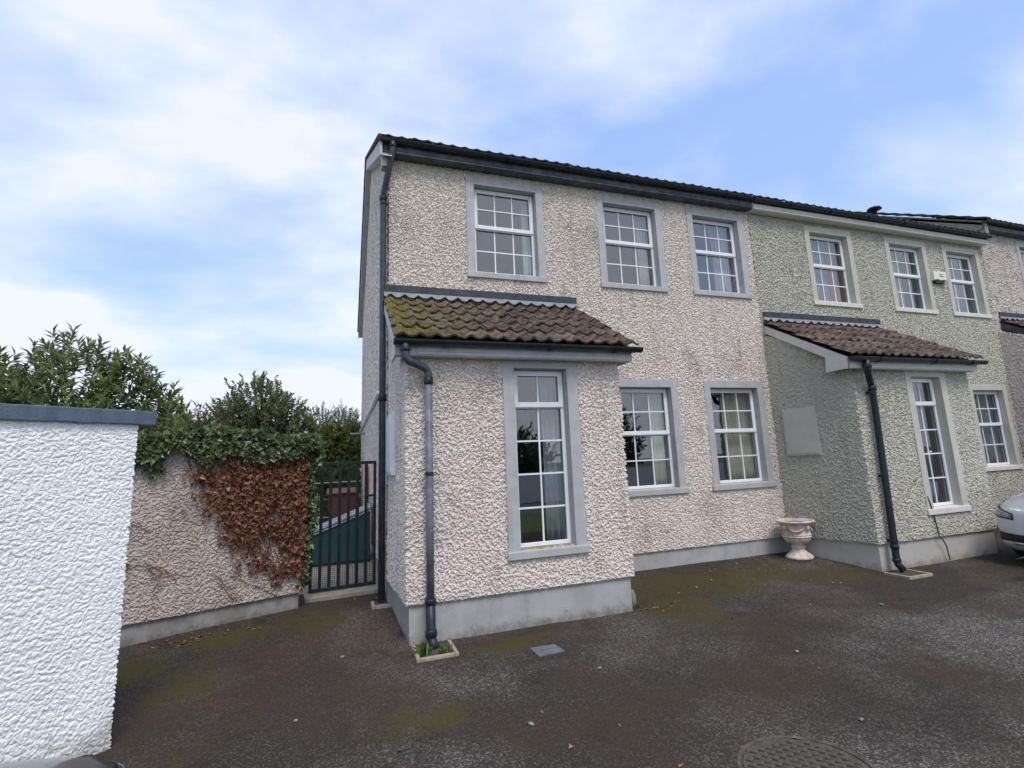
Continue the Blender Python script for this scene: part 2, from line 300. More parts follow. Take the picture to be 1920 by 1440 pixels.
def asphalt_material():
    m = bpy.data.materials.new('asphalt'); m.use_nodes = True
    t = m.node_tree; b = t.nodes['Principled BSDF']; b.inputs['Roughness'].default_value = 0.9
    b.inputs['Specular IOR Level'].default_value = 0.25
    co = N(t, 'ShaderNodeTexCoord'); P = co.outputs['Object']
    def noise(scale, detail=6, rough=0.6):
        n = N(t, 'ShaderNodeTexNoise'); n.inputs['Scale'].default_value = scale; n.inputs['Detail'].default_value = detail
        n.inputs['Roughness'].default_value = rough; t.links.new(P, n.inputs['Vector']); return n.outputs[0]
    def rng_(src, a, b_, c=0, d=1):
        r = N(t, 'ShaderNodeMapRange'); 
        for i, v in zip((1, 2, 3, 4), (a, b_, c, d)): r.inputs[i].default_value = v
        t.links.new(src, r.inputs[0]); return r.outputs[0]
    def mix(f, a, b_):
        x = N(t, 'ShaderNodeMixRGB')
        t.links.new(f, x.inputs[0])
        for i, v in ((1, a), (2, b_)):
            if isinstance(v, tuple): x.inputs[i].default_value = (*v, 1)
            else: t.links.new(v, x.inputs[i])
        return x.outputs[0]
    def math_(op, a, b_):
        x = N(t, 'ShaderNodeMath', operation=op)
        for i, v in ((0, a), (1, b_)):
            if isinstance(v, (int, float)): x.inputs[i].default_value = v
            else: t.links.new(v, x.inputs[i])
        return x.outputs[0]
    v = N(t, 'ShaderNodeTexVoronoi'); v.inputs['Scale'].default_value = 105; t.links.new(P, v.inputs['Vector'])
    sepc = N(t, 'ShaderNodeSeparateColor'); t.links.new(v.outputs['Color'], sepc.inputs[0])
    stone = rng_(sepc.outputs[0], 0.58, 1.0, 0.0, 1.0)
    s = N(t, 'ShaderNodeSeparateXYZ'); t.links.new(P, s.inputs[0])
    def blob(cx, cy, rx, ry, hi=0.22, lo=-0.10):
        a = math_('DIVIDE', math_('SUBTRACT', s.outputs[0], cx), rx); b2 = math_('DIVIDE', math_('SUBTRACT', s.outputs[1], cy), ry)
        q = math_('ADD', math_('MULTIPLY', a, a), math_('MULTIPLY', b2, b2))
        return rng_(q, 0.0, 1.0, hi, lo)
    # binder worn off, bare chippings: in front of the gate and out in the middle of the drive
    wm = blob(0.05, -0.75, 0.5, 0.9, 0.16, -0.03)
    for q in ((1.2, -4.6, 2.2, 0.9, 0.12, -0.03), (5.6, -3.2, 2.2, 0.9, 0.10, -0.03), (0.3, -2.3, 0.9, 0.6, 0.08, -0.03)):
        wm = math_('MAXIMUM', wm, blob(*q))
    worn = rng_(math_('ADD', math_('ADD', noise(0.55, 5), wm), math_('MULTIPLY', math_('SUBTRACT', noise(9, 5, 0.7), 0.5), 0.25)), 0.44, 0.68)
    base = mix(worn, (0.031, 0.027, 0.021), (0.054, 0.048, 0.040))
    chips = mix(worn, (0.090, 0.075, 0.060), (0.27, 0.24, 0.205))
    c = mix(stone, base, chips)
    # brown staining
    c = mix(rng_(math_('ADD', noise(0.8, 7, 0.65), blob(-0.6, -1.7, 1.3, 1.6, 0.16, 0.0)), 0.46, 0.62, 0, 0.58), c, (0.050, 0.034, 0.021))
    c = mix(rng_(noise(2.6, 7, 0.7), 0.56, 0.68, 0, 0.6), c, (0.022, 0.018, 0.015))
    # moss: along the foot of the house walls and of the boundary wall, and one patch in the drive
    mm = blob(4.4, -0.75, 2.4, 0.75)
    for q in ((3.3, -1.5, 0.7, 1.0), (-1.1, -0.40, 0.9, 0.42), (-0.45, -0.25, 0.5, 0.6), (-1.9, -0.9, 0.5, 0.5), (5.9, -1.15, 0.9, 0.6), (0.3, -2.75, 0.5, 0.35), (1.3, -1.65, 0.6, 0.3), (-1.4, -1.3, 0.4, 0.7)):
        mm = math_('MAXIMUM', mm, blob(*q))
    mk = rng_(math_('ADD', math_('ADD', noise(3.2, 8, 0.7), math_('MULTIPLY', math_('SUBTRACT', noise(28, 5, 0.75), 0.5), 0.95)), mm), 0.56, 0.68, 0, 0.85)
    c = mix(mk, c, mix(noise(40, 3), (0.028, 0.024, 0.008), (0.085, 0.076, 0.022)))
    t.links.new(c, b.inputs['Base Color'])
    bp = N(t, 'ShaderNodeBump'); bp.inputs['Strength'].default_value = 0.6; bp.inputs['Distance'].default_value = 0.006
    t.links.new(sepc.outputs[0], bp.inputs['Height']); t.links.new(bp.outputs[0], b.inputs['Normal'])
    return m
M_asph = asphalt_material()

# ------------------------------------------------------------------ object helpers
def tag(o, label=None, cat=None, group=None, kind=None):
    if label: o['label'] = label
    if cat: o['category'] = cat
    if group: o['group'] = group
    if kind: o['kind'] = kind
    return o
def thing(name, loc, label, cat, group=None, rz=0.0):
    o = bpy.data.objects.new(name, None); COL.objects.link(o)
    o.location = loc; o.rotation_euler = (0, 0, rz); o.empty_display_size = 0.1
    return tag(o, label, cat, group)
def link(name, me, mat=None, parent=None):
    if mat is not None and len(me.materials) == 0: me.materials.append(mat)
    o = bpy.data.objects.new(name, me); COL.objects.link(o)
    if parent is not None:
        o.parent = parent
        o.matrix_parent_inverse = world_of(parent).inverted()
    return o
def world_of(o):
    m = Matrix.LocRotScale(o.location, o.rotation_euler, o.scale)
    if o.parent is not None: m = world_of(o.parent) @ o.matrix_parent_inverse @ m
    return m
class MB:
    """collects geometry (world coordinates) for one mesh object"""
    def __init__(s): s.v = []; s.f = []
    def quad(s, *p):
        i = len(s.v); s.v += [tuple(q) for q in p]; s.f.append(tuple(range(i, i + len(p)))); return s
    def box(s, x0, x1, y0, y1, z0, z1):
        i = len(s.v)
        s.v += [(x0, y0, z0), (x1, y0, z0), (x1, y1, z0), (x0, y1, z0), (x0, y0, z1), (x1, y0, z1), (x1, y1, z1), (x0, y1, z1)]
        s.f += [tuple(i + k for k in f) for f in ((3, 2, 1, 0), (4, 5, 6, 7), (0, 1, 5, 4), (1, 2, 6, 5), (2, 3, 7, 6), (3, 0, 4, 7))]
        return s
    def prism(s, poly, off):
        """poly: list of 3D points (planar), extruded by the vector off"""
        n = len(poly); i = len(s.v); o = Vector(off)
        s.v += [tuple(Vector(p)) for p in poly] + [tuple(Vector(p) + o) for p in poly]
        s.f.append(tuple(i + k for k in range(n))[::-1]); s.f.append(tuple(i + n + k for k in range(n)))
        for k in range(n): s.f.append((i + k, i + (k + 1) % n, i + n + (k + 1) % n, i + n + k))
        return s
    def tube(s, pts, rad, seg=10, caps=True):
        pts = [Vector(p) for p in pts]; n = len(pts)
        rads = rad if isinstance(rad, (list, tuple)) else [rad] * n
        i0 = len(s.v); prev = None
        for k in range(n):
            d = (pts[min(k + 1, n - 1)] - pts[max(k - 1, 0)]).normalized()
            if prev is None:
                a = Vector((0, 0, 1)) if abs(d.z) < 0.9 else Vector((1, 0, 0))
                x = d.cross(a).normalized()
            else:
                x = (prev - d * prev.dot(d)).normalized()
            prev = x; y = d.cross(x)
            for j in range(seg):
                an = 2 * PI * j / seg
                s.v.append(tuple(pts[k] + (x * math.cos(an) + y * math.sin(an)) * rads[k]))
        for k in range(n - 1):
            for j in range(seg):
                a = i0 + k * seg + j; b = i0 + k * seg + (j + 1) % seg
                s.f.append((a, b, b + seg, a + seg))
        if caps:
            s.f.append(tuple(i0 + j for j in range(seg))[::-1]); s.f.append(tuple(i0 + (n - 1) * seg + j for j in range(seg)))
        return s
    def lathe(s, cx, cy, prof, seg=28):
        i0 = len(s.v)
        for r, z in prof:
            for j in range(seg):
                a = 2 * PI * j / seg; s.v.append((cx + r * math.cos(a), cy + r * math.sin(a), z))
        for k in range(len(prof) - 1):
            for j in range(seg):
                a = i0 + k * seg + j; b = i0 + k * seg + (j + 1) % seg
                s.f.append((a, b, b + seg, a + seg))
        s.f.append(tuple(i0 + j for j in range(seg))[::-1]); s.f.append(tuple(i0 + (len(prof) - 1) * seg + j for j in range(seg)))
        return s
    def mesh(s, name, smooth=False):
        me = bpy.data.meshes.new(name); me.from_pydata(s.v, [], s.f); me.update()
        if smooth:
            for p in me.polygons: p.use_smooth = True
        return me
    def build(s, name, mat, parent=None, smooth=False, bevel=0.0):
        me = s.mesh(name, smooth)
        o = link(name, me, mat, parent)
        if bevel > 0:
            b = o.modifiers.new('bevel', 'BEVEL'); b.width = bevel; b.segments = 2; b.limit_method = 'ANGLE'
        return o

# ------------------------------------------------------------------ roughcast sheets
def _hash(a, b, s):
    h = (a.astype(np.int64) * 73856093) ^ (b.astype(np.int64) * 19349663) ^ np.int64(s * 83492791 + 12345)
    h = (h ^ (h >> 13)) * np.int64(1274126177) & np.int64(0x7fffffff)
    h = (h ^ (h >> 11)) * np.int64(668265263) & np.int64(0x7fffffff)
    return ((h >> 7) & 0xffff) / 65535.0
def vnoise(u, v, s):
    iu = np.floor(u); iv = np.floor(v); fu = u - iu; fv = v - iv
    fu = fu * fu * (3 - 2 * fu); fv = fv * fv * (3 - 2 * fv)
    a = _hash(iu, iv, s); b = _hash(iu + 1, iv, s); c = _hash(iu, iv + 1, s); d = _hash(iu + 1, iv + 1, s)
    return (a * (1 - fu) + b * fu) * (1 - fv) + (c * (1 - fu) + d * fu) * fv
def dash(u, v, seed=1, cell=0.045):
    """thrown roughcast: overlapping lumps of different size, turn and height, 0..1"""
    gu = u / cell + 0.9 * (vnoise(u / cell * 0.8, v / cell * 0.8, seed + 5) - 0.5)
    gv = v / cell + 0.9 * (vnoise(u / cell * 0.8, v / cell * 0.8, seed + 6) - 0.5)
    iu = np.floor(gu); iv = np.floor(gv); best = np.zeros_like(u)
    for du in (-1, 0, 1):
        for dv in (-1, 0, 1):
            cu = iu + du; cv = iv + dv
            px = cu + 0.5 + (_hash(cu, cv, seed) - 0.5) * 0.95; py = cv + 0.5 + (_hash(cu, cv, seed + 1) - 0.5) * 0.95
            an = _hash(cu, cv, seed + 2) * PI; ca, sa = np.cos(an), np.sin(an)
            ddx = gu - px; ddy = gv - py
            la = 0.42 + 0.34 * _hash(cu, cv, seed + 3); lb = 0.33 + 0.25 * _hash(cu, cv, seed + 4)
            q = ((ddx * ca + ddy * sa) / la) ** 2 + ((-ddx * sa + ddy * ca) / lb) ** 2
            h = (0.45 + 0.55 * _hash(cu, cv, seed + 7)) * np.sqrt(np.clip(1 - q, 0, 1))
            best = np.maximum(best, h)
    best = np.minimum(best * 1.75, 0.62 + 0.38 * best)
    return 0.80 * best + 0.20 * vnoise(u / cell * 2.3, v / cell * 2.3, seed + 9)

def lines(a, b, step, marks=()):
    pts = sorted(set([a, b] + [m for m in marks if a < m < b]))
    outl = [pts[0]]
    for p, q in zip(pts, pts[1:]):
        n = max(1, int(math.ceil((q - p) / step)))
        outl += [p + (q - p) * k / n for k in range(1, n + 1)]
    return np.array(outl)

def sheet(name, path, z0, z1, step, mat, parent, amp=0.016, cell=0.045, holes=(), seed=1, ztop=None, lip=0.03, zbot=None, fade=None):
    """a wall face of thrown render. path: plan polyline walked so that outside is on its right-hand side.
    holes: (u0,u1,z0,z1) along the path; ztop(u): sloping top; bottom edge returns inward by lip."""
    P = [Vector((p[0], p[1])) for p in path]
    seglen = [(b - a).length for a, b in zip(P, P[1:])]
    cum = np.concatenate([[0], np.cumsum(seglen)])
    marks = list(cum[1:-1]) + [h for ho in holes for h in ho[:2]]
    us = lines(0, cum[-1], step, marks); zs = lines(z0, z1, step, [h for ho in holes for h in ho[2:]])
    nu, nz = len(us), len(zs)
    seg = np.clip(np.searchsorted(cum, us, side='right') - 1, 0, len(seglen) - 1)
    px = np.zeros(nu); py = np.zeros(nu); nx = np.zeros(nu); ny = np.zeros(nu)
    norms = []
    for a, b in zip(P, P[1:]):
        d = (b - a).normalized(); norms.append((d.y, -d.x))
    for k in range(nu):
        s = seg[k]; tt = (us[k] - cum[s]) / seglen[s]
        p = P[s].lerp(P[s + 1], tt); px[k], py[k] = p.x, p.y
        n = Vector(norms[s])
        if abs(us[k] - cum[s]) < 1e-6 and s > 0:
            m = Vector(norms[s - 1]); q = (n + m).normalized(); n = q / max(0.5, q.dot(n))
        nx[k], ny[k] = n.x, n.y
    U, Z = np.meshgrid(us, zs, indexing='ij')
    if ztop is not None:
        zt = np.array([ztop(u) for u in us])[:, None]
        Z = z0 + (Z - z0) * (zt - z0) / (z1 - z0)
    if zbot is not None:
        zb = np.array([zbot(u) for u in us])[:, None]
        top = Z[:, -1:]
        Z = zb + (Z - z0) * (top - zb) / (top - z0)
    H = dash(U, Z, seed, cell) * amp
    H += (np.random.default_rng(seed).random(U.shape) - 0.5) * amp * 0.38
    H += (vnoise(U * 1.3, Z * 1.3, seed + 20) - 0.5) * amp * 0.5
    Zd = Z + (dash(U + 7.7, Z + 3.1, seed + 40, cell * 1.3) - 0.5) * amp * 0.35 * ((Z > Z[:, :1] + 1e-4) & (Z < Z[:, -1:] - 1e-4))
    X = px[:, None] + nx[:, None] * H; Y = py[:, None] + ny[:, None] * H
    Zd[:, 0] += (H[:, 0] - amp * 0.5) * 0.8
    V = np.stack([X, Y, Zd], -1).reshape(-1, 3)
    ii, jj = np.meshgrid(np.arange(nu - 1), np.arange(nz - 1), indexing='ij')
    uc = (us[ii] + us[ii + 1]) / 2; zc = (zs[jj] + zs[jj + 1]) / 2
    keep = np.ones_like(uc, bool)
    for (a, b, c, d) in holes: keep &= ~((uc > a) & (uc < b) & (zc > c) & (zc < d))
    ii, jj = ii[keep], jj[keep]
    a = ii * nz + jj
    F = np.stack([a, a + nz, a + nz + 1, a + 1], -1)
    # bottom lip
    base = len(V)
    LV = np.stack([px - nx * lip, py - ny * lip, Zd[:, 0]], -1)
    V = np.concatenate([V, LV])
    k = np.arange(nu - 1)
    F = np.concatenate([F, np.stack([base + k, base + k + 1, (k + 1) * nz, k * nz], -1)])
    me = bpy.data.meshes.new(name)
    me.vertices.add(len(V)); me.vertices.foreach_set('co', V.ravel())
    me.loops.add(F.size); me.loops.foreach_set('vertex_index', F.ravel().astype(np.int32))
    me.polygons.add(len(F)); me.polygons.foreach_set('loop_start', np.arange(0, F.size, 4, dtype=np.int32))
    me.polygons.foreach_set('loop_total', np.full(len(F), 4, dtype=np.int32))
    me.polygons.foreach_set('use_smooth', np.zeros(len(F), bool))
    me.update(); me.validate()
    return link(name, me, mat, parent)

# ------------------------------------------------------------------ the ground
def gz(x, y):
    if y > 0: return .21 + .012 * min(y, 6)
    if y > -1.31: return .21 + .084 * y
    return .10 + .02 * max(y + 1.31, -14)
def ground_sheet(name, x0, x1, y0, y1, step, mat, dz=0.0, rough=0.0):
    xs = lines(x0, x1, step); ys = lines(y0, y1, step, [0, -1.31])
    v = [(x, y, gz(x, y) + dz + rough * (vnoise(np.array([x * 1.7]), np.array([y * 1.7]), 3)[0] - 0.5)) for x in xs for y in ys]
    ny = len(ys)
    f = [(i * ny + j, (i + 1) * ny + j, (i + 1) * ny + j + 1, i * ny + j + 1) for i in range(len(xs) - 1) for j in range(ny - 1)]
    me = bpy.data.meshes.new(name); me.from_pydata(v, [], f); me.update()
    for p in me.polygons: p.use_smooth = True
    return tag(link(name, me, mat), kind='structure')
ground_sheet('driveway', -12, 26, -9.5, 1.0, 0.18, M_asph, 0.0, 0.012)
ground_sheet('side_passage', -3.2, 0.42, 0.98, 12.0, 0.4, M_path, 0.006)
tag(MB().quad((-1500, -1500, -0.30), (1500, -1500, -0.30), (1500, 1500, -0.30), (-1500, 1500, -0.30)).build('ground', M_grass), kind='structure')
tag(MB().quad((-40, 0.2, 0.17), (-3.15, 0.2, 0.17), (-3.15, 60, 0.17), (-40, 60, 0.17)).build('garden_soil', M_soil), kind='structure')
tag(MB().quad((-40, -14.5, -0.03), (50, -14.5, -0.03), (50, -9.4, -0.05), (-40, -9.4, -0.05)).build('front_lawn', M_grass), kind='structure')
tag(MB().quad((-60, -21, -0.15), (70, -21, -0.15), (70, -14.4, -0.15), (-60, -14.4, -0.15)).build('road', M_road), kind='structure')

# ------------------------------------------------------------------ windows
def frame_ring(mb, x0, x1, z0, z1, w, y0, y1):
    mb.box(x0, x0 + w, y0, y1, z0, z1); mb.box(x1 - w, x1, y0, y1, z0, z1)
    mb.box(x0 + w, x1 - w, y0, y1, z0, z0 + w); mb.box(x0 + w, x1 - w, y0, y1, z1 - w, z1)
def make_window(house, xo0, xo1, zb, zt, yf, msur, msill, kind='sash', band=0.115, topband=None, reveal=0.15, sill_ext=0.01, sill_h=0.09, sill_out=0.035):
    """xo0..xo1 / zb..zt: outside of the plaster surround, zb the underside of the sill"""
    tb = band if topband is None else topband
    a, b = xo0 + band, xo1 - band; c, d = zb + sill_h, zt - tb
    mb = MB()
    y = yf - 0.016
    # surround bands
    mb.box(xo0, a, y, yf + 0.02, zb + 0.02, zt); mb.box(b, xo1, y, yf + 0.02, zb + 0.02, zt); mb.box(a, b, y, yf + 0.02, d, zt)
    # reveals
    mb.box(a - 0.02, a, yf + 0.02, yf + reveal, c - 0.02, d + 0.02); mb.box(b, b + 0.02, yf + 0.02, yf + reveal, c - 0.02, d + 0.02); mb.box(a, b, yf + 0.02, yf + reveal, d, d + 0.02)
    win = mb.build('window', msur, house, bevel=0.004)
    sb = MB(); e = sill_ext
    sb.prism([(xo0 - e, yf - sill_out, zb), (xo0 - e, yf - sill_out, zb + sill_h - 0.012), (xo0 - e, yf + reveal + 0.02, zb + sill_h + 0.006), (xo0 - e, yf + reveal + 0.02, zb)], (xo1 - xo0 + 2 * e, 0, 0))
    sb.build('sill', msill, win, bevel=0.006)
    yg = yf + reveal - 0.045
    fr = MB(); w = 0.042
    frame_ring(fr, a + 0.002, b - 0.002, c + 0.004, d - 0.002, w, yg, yg + 0.06)
    h = d - c
    split = c + h * (0.535 if kind == 'sash' else 0.785)
    fr.box(a + w, b - w, yg + 0.002, yg + 0.058, split - 0.024, split + 0.024)
    fr.build('frame', M_pvc, win, bevel=0.004)
    # opening top sash, a little proud
    sa = MB(); sx0, sx1, sz0, sz1 = a + 0.012, b - 0.012, split - 0.012, d - 0.012
    frame_ring(sa, sx0, sx1, sz0, sz1, 0.058, yg - 0.016, yg + 0.04)
    sa.build('sash', M_pvc, win, bevel=0.005)
    def light(x0, x1, z0, z1, nc, nr, ygl):
        g = MB(); frame_ring(g, x0 - 0.002, x1 + 0.002, z0 - 0.002, z1 + 0.002, 0.008, ygl - 0.006, ygl + 0.004); g.build('gasket', M_gasket, win)
        cw = (x1 - x0) / nc; ch = (z1 - z0) / nr; bw = 0.018
        me = MB().box(-cw / 2 + 0.001, cw / 2 - 0.001, -0.003, 0.003, -ch / 2 + 0.001, ch / 2 - 0.001).mesh('pane'); me.materials.append(M_glass)
        for i in range(nc):
            for j in range(nr):
                o = link('pane', me, None, win); o.location = (x0 + cw * (i + 0.5), ygl + 0.004, z0 + ch * (j + 0.5))
                o.rotation_euler = (random.uniform(-.002, .002), 0, random.uniform(-.002, .002))
        for i in range(1, nc): MB().box(x0 + cw * i - bw / 2, x0 + cw * i + bw / 2, ygl - 0.007, ygl + 0.012, z0, z1).build('glazing_bar', M_bar, win)
        for j in range(1, nr): MB().box(x0, x1, ygl - 0.0085, ygl + 0.0135, z0 + ch * j - bw / 2, z0 + ch * j + bw / 2).build('glazing_bar', M_bar, win)
    if kind == 'sash':
        light(sx0 + 0.056, sx1 - 0.056, sz0 + 0.056, sz1 - 0.056, 3, 2, yg + 0.012)
        light(a + w, b - w, c + w + 0.004, split - 0.024, 3, 2, yg + 0.03)
    else:
        light(sx0 + 0.056, sx1 - 0.056, sz0 + 0.056, sz1 - 0.056, 2, 1, yg + 0.012)
        light(a + w, b - w, c + w + 0.004, split - 0.024, 2, 4, yg + 0.03)
    return (a, b, c, d, yg + 0.10)
def curtain(x0, x1, z0, z1, y, mat, label, wave=0.022, gather=0.0, group=None):
    n = max(14, int((x1 - x0) / 0.012)); v = []; f = []
    ph = random.uniform(0, 6)
    for j in range(7):
        t = j / 6; z = z1 + (z0 - z1) * t
        for i in range(n + 1):
            s = i / n; xx = x0 + (x1 - x0) * s
            if gather: xx += gather * math.sin(t * PI * 0.5) * (1 - s if gather > 0 else s)
            v.append((xx, y + wave * math.sin(ph + s * (x1 - x0) / 0.075 * 2 * PI + 0.6 * math.sin(3 * s)) + 0.01 * t * math.sin(5 * s), z))
    for j in range(6):
        for i in range(n): f.append((j * (n + 1) + i, j * (n + 1) + i + 1, (j + 1) * (n + 1) + i + 1, (j + 1) * (n + 1) + i))
    me = bpy.data.meshes.new('curtain'); me.from_pydata(v, [], f); me.update()
    for p in me.polygons: p.use_smooth = True
    o = link('curtain', me, mat); o.modifiers.new('solid', 'SOLIDIFY').thickness = 0.003
    return tag(o, label, 'curtain', group)

# ------------------------------------------------------------------ roof tile (two rolls), local x across, y up the slope, z out
TW = 0.3447
TROLL = 0.037
def tile_mesh(name, tw, gauge, mat):
    n = 16; v = []; f = []
    def prof(u):
        t = (u / tw * 2) % 1.0
        return TROLL * math.exp(-((t - 0.5) / 0.20) ** 2)
    L_ = gauge + 0.075
    for (yy, zz) in ((-0.02, -0.004), (0.0, 0.030), (0.012, 0.036), (L_, 0.0)):
        for i in range(n + 1):
            u = tw * i / n; hgt = prof(u)
            if yy < 0: v.append((u - tw / 2, 0.0, hgt * 0.8 + 0.014))
            else: v.append((u - tw / 2, yy, hgt + zz))
    for r in range(3):
        for i in range(n): f.append((r * (n + 1) + i, r * (n + 1) + i + 1, (r + 1) * (n + 1) + i + 1, (r + 1) * (n + 1) + i))
    me = bpy.data.meshes.new(name); me.from_pydata(v, [], f); me.update()
    me.materials.append(mat)
    for p in me.polygons: p.use_smooth = p.index >= n
    return me
def lay_tiles(parent, x0, x1, ye, ze, yb, zb_, rows, mat, cols=None):
    slope = Vector((0, yb - ye, zb_ - ze)); Ls = slope.length; d = slope.normalized(); nrm = Vector((0, -d.z, d.y))
    cols = cols or max(1, round((x1 - x0) / TW)); tw = (x1 - x0) / cols; gauge = Ls / rows
    me = tile_mesh('roof_tile', tw, gauge, mat)
    for r in range(rows):
        for c in range(cols):
            o = link('roof_tile', me, None, parent)
            p = Vector((x0 + tw * (c + 0.5), ye, ze)) + d * (gauge * r) + nrm * (0.012 + random.uniform(-.005, .005))
            o.location = p
            o.rotation_euler = (math.atan2(d.z, d.y) + random.uniform(-.008, .008), random.uniform(-.012, .012), random.uniform(-.008, .008))

def gutter(name, x0, x1, y, z, r, mat, parent, brackets=()):
    v = []; f = []; n = 10; th = 0.006
    for x in (x0, x1):
        for rr in (r, r - th):
            for k in range(n + 1):
                a = PI * k / n
                v.append((x, y - rr * math.cos(a), z - rr * math.sin(a)))
    m = n + 1
    for k in range(n):
        f.append((k, k + 1, 2 * m + k + 1, 2 * m + k)); f.append((m + k + 1, m + k, 3 * m + k, 3 * m + k + 1))
    f.append((0, 2 * m, 3 * m, m)); f.append((n, m + n, 3 * m + n, 2 * m + n))
    f.append(tuple(range(0, m))[::-1]); f.append(tuple(range(2 * m, 3 * m)))
    mb = MB(); mb.v = v; mb.f = f
    g = mb.build(name, mat, parent, smooth=False)
    for bx in brackets:
        b = MB(); pts = [(bx, y - (r + .008) * math.cos(PI * k / 8), z - (r + .008) * math.sin(PI * k / 8)) for k in range(9)]
        i = len(b.v)
        for p in pts: b.v += [(p[0] - .022, p[1], p[2]), (p[0] + .022, p[1], p[2])]
        for k in range(8): b.f.append((2 * k, 2 * k + 1, 2 * k + 3, 2 * k + 2))
        b.box(bx - .012, bx + .012, y + r - .004, y + r + .02, z - r, z + .01)
        o = b.build('gutter_bracket', mat, g)
        o.modifiers.new('s', 'SOLIDIFY').thickness = 0.005
    return g

# ------------------------------------------------------------------ a terrace house
L = 6.218
W1, W2, W3 = (1.337, 2.4915), (3.371, 4.531), (5.0225, 6.1706)
WT, WB, GT, GB = 5.7705, 4.270, 2.8835, 1.2064
PX0, PX1, PD = 0.370, 2.794, 1.308
PW = (1.380, 2.2635); PWZ = 0.771; FZ = 2.851
ROOF_E = (-0.22, 6.015); RIDGE = (4.72, 8.68)
PT = (0.4637, 0.4397)
def house(ox, zo, x0, x1, mr, mpl, msur, msill, mfas, mtile, label, step, wins, gwins, gable=False, porch_back=0.30, porch_dx=0.0,
          roofx=None, seed=1, porchroof=None, porch_tiles=None, fas_end=None):
    H = thing('terraced_house', (x0, 0, gz(x0, 0)), label, 'house')
    X = lambda x: x + ox
    Z = lambda z: z + zo
    pt = Z(PT[1])
    rev = 0.15
    holes = []
    for w in wins: holes.append((X(w[0]) + .04 - x0, X(w[1]) - .04 - x0, Z(WB) + .04, Z(WT) - .04))
    for w in gwins: holes.append((X(w[0]) + .04 - x0, X(w[1]) - .04 - x0, Z(GB) + .04, Z(GT) - .04))
    pb, pr = X(porch_back) , X(PX1)
    holes.append((max(0.001, pb + .12 - x0), pr - .12 - x0, pt - .001, Z(3.5)))
    sheet('front_wall', [(x0, 0.010), (x1, 0.010)], pt, Z(5.87), step, mr, H, holes=holes, seed=seed, amp=0.024, cell=0.025)
    MB().box(x0 + 0.004, x1 - 0.004, 0.024, 0.30, -0.2, pt + 0.02).build('plinth', mpl, H, bevel=0.006)
    # porch walls
    fx0, fx1 = X(PX0) + porch_dx, pr
    yp = -PD + 0.010
    path = [(pb, 0.0), (fx0, yp), (fx1, yp), (fx1, 0.0)]
    l1 = (Vector(path[1]) - Vector(path[0])).length
    ptz = Z(PT[0])
    sheet('porch_wall', path, ptz, Z(3.05), step * 0.95, mr, H, seed=seed + 3, amp=0.024, cell=0.025,
          holes=[(l1 + X(PW[0]) + .04 - fx0, l1 + X(PW[1]) - .04 - fx0, Z(PWZ) + .04, Z(FZ))],
          ztop=lambda u: (Z(3.05) + (0.62 * (1 - u / l1) if u < l1 else 0)) if u < l1 + (fx1 - fx0) else Z(3.05) + 0.62 * min(1, (u - l1 - (fx1 - fx0)) / PD))
    q = 0.016
    MB().prism([(pb + q, 0.02, -0.2), (fx0 + q, yp + q, -0.2), (fx1 - q, yp + q, -0.2), (fx1 - q, 0.02, -0.2)], (0, 0, ptz + 0.2 + .02)).build('porch_plinth', mpl, H, bevel=0.006)
    # porch room (dark) and rooms
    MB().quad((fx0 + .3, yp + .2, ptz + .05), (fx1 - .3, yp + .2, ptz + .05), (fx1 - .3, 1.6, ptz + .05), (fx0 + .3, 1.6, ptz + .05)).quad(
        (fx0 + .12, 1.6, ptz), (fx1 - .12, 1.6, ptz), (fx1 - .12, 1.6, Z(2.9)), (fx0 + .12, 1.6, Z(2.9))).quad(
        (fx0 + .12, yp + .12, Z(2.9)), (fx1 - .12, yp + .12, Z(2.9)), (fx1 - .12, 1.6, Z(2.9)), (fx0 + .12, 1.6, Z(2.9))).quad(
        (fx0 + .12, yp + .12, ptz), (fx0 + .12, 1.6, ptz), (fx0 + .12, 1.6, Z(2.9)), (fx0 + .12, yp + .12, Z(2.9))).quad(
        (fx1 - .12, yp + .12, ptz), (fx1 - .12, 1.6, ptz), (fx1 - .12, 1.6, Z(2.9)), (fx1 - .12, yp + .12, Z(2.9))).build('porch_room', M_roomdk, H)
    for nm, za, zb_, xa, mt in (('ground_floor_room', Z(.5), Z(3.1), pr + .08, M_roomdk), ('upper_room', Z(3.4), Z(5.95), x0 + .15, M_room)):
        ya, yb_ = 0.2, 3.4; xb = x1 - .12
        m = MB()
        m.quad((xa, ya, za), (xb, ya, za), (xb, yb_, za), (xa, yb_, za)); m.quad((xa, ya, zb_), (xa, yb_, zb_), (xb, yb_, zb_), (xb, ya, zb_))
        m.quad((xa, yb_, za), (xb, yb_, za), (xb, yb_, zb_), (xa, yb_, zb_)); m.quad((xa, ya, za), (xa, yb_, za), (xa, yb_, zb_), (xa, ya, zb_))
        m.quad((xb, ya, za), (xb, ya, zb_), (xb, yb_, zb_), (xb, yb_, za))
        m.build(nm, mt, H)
    rects = {}
    for i, w in enumerate(wins): rects['u%d' % i] = make_window(H, X(w[0]), X(w[1]), Z(WB), Z(WT), 0.0, msur, msill)
    for i, w in enumerate(gwins): rects['g%d' % i] = make_window(H, X(w[0]), X(w[1]), Z(GB), Z(GT), 0.0, msur, msill, sill_ext=0.03)
    rects['p'] = make_window(H, X(PW[0]), X(PW[1]), Z(PWZ), Z(FZ), -PD, msur, msill, kind='tall', band=0.13, topband=0.085, sill_ext=0.015)
    # porch roof
    rx0, rx1 = (X(.225), X(2.985)) if porchroof is None else porchroof
    ye, ze, yb2, zb2 = -1.49, Z(3.005), 0.0, Z(3.885)
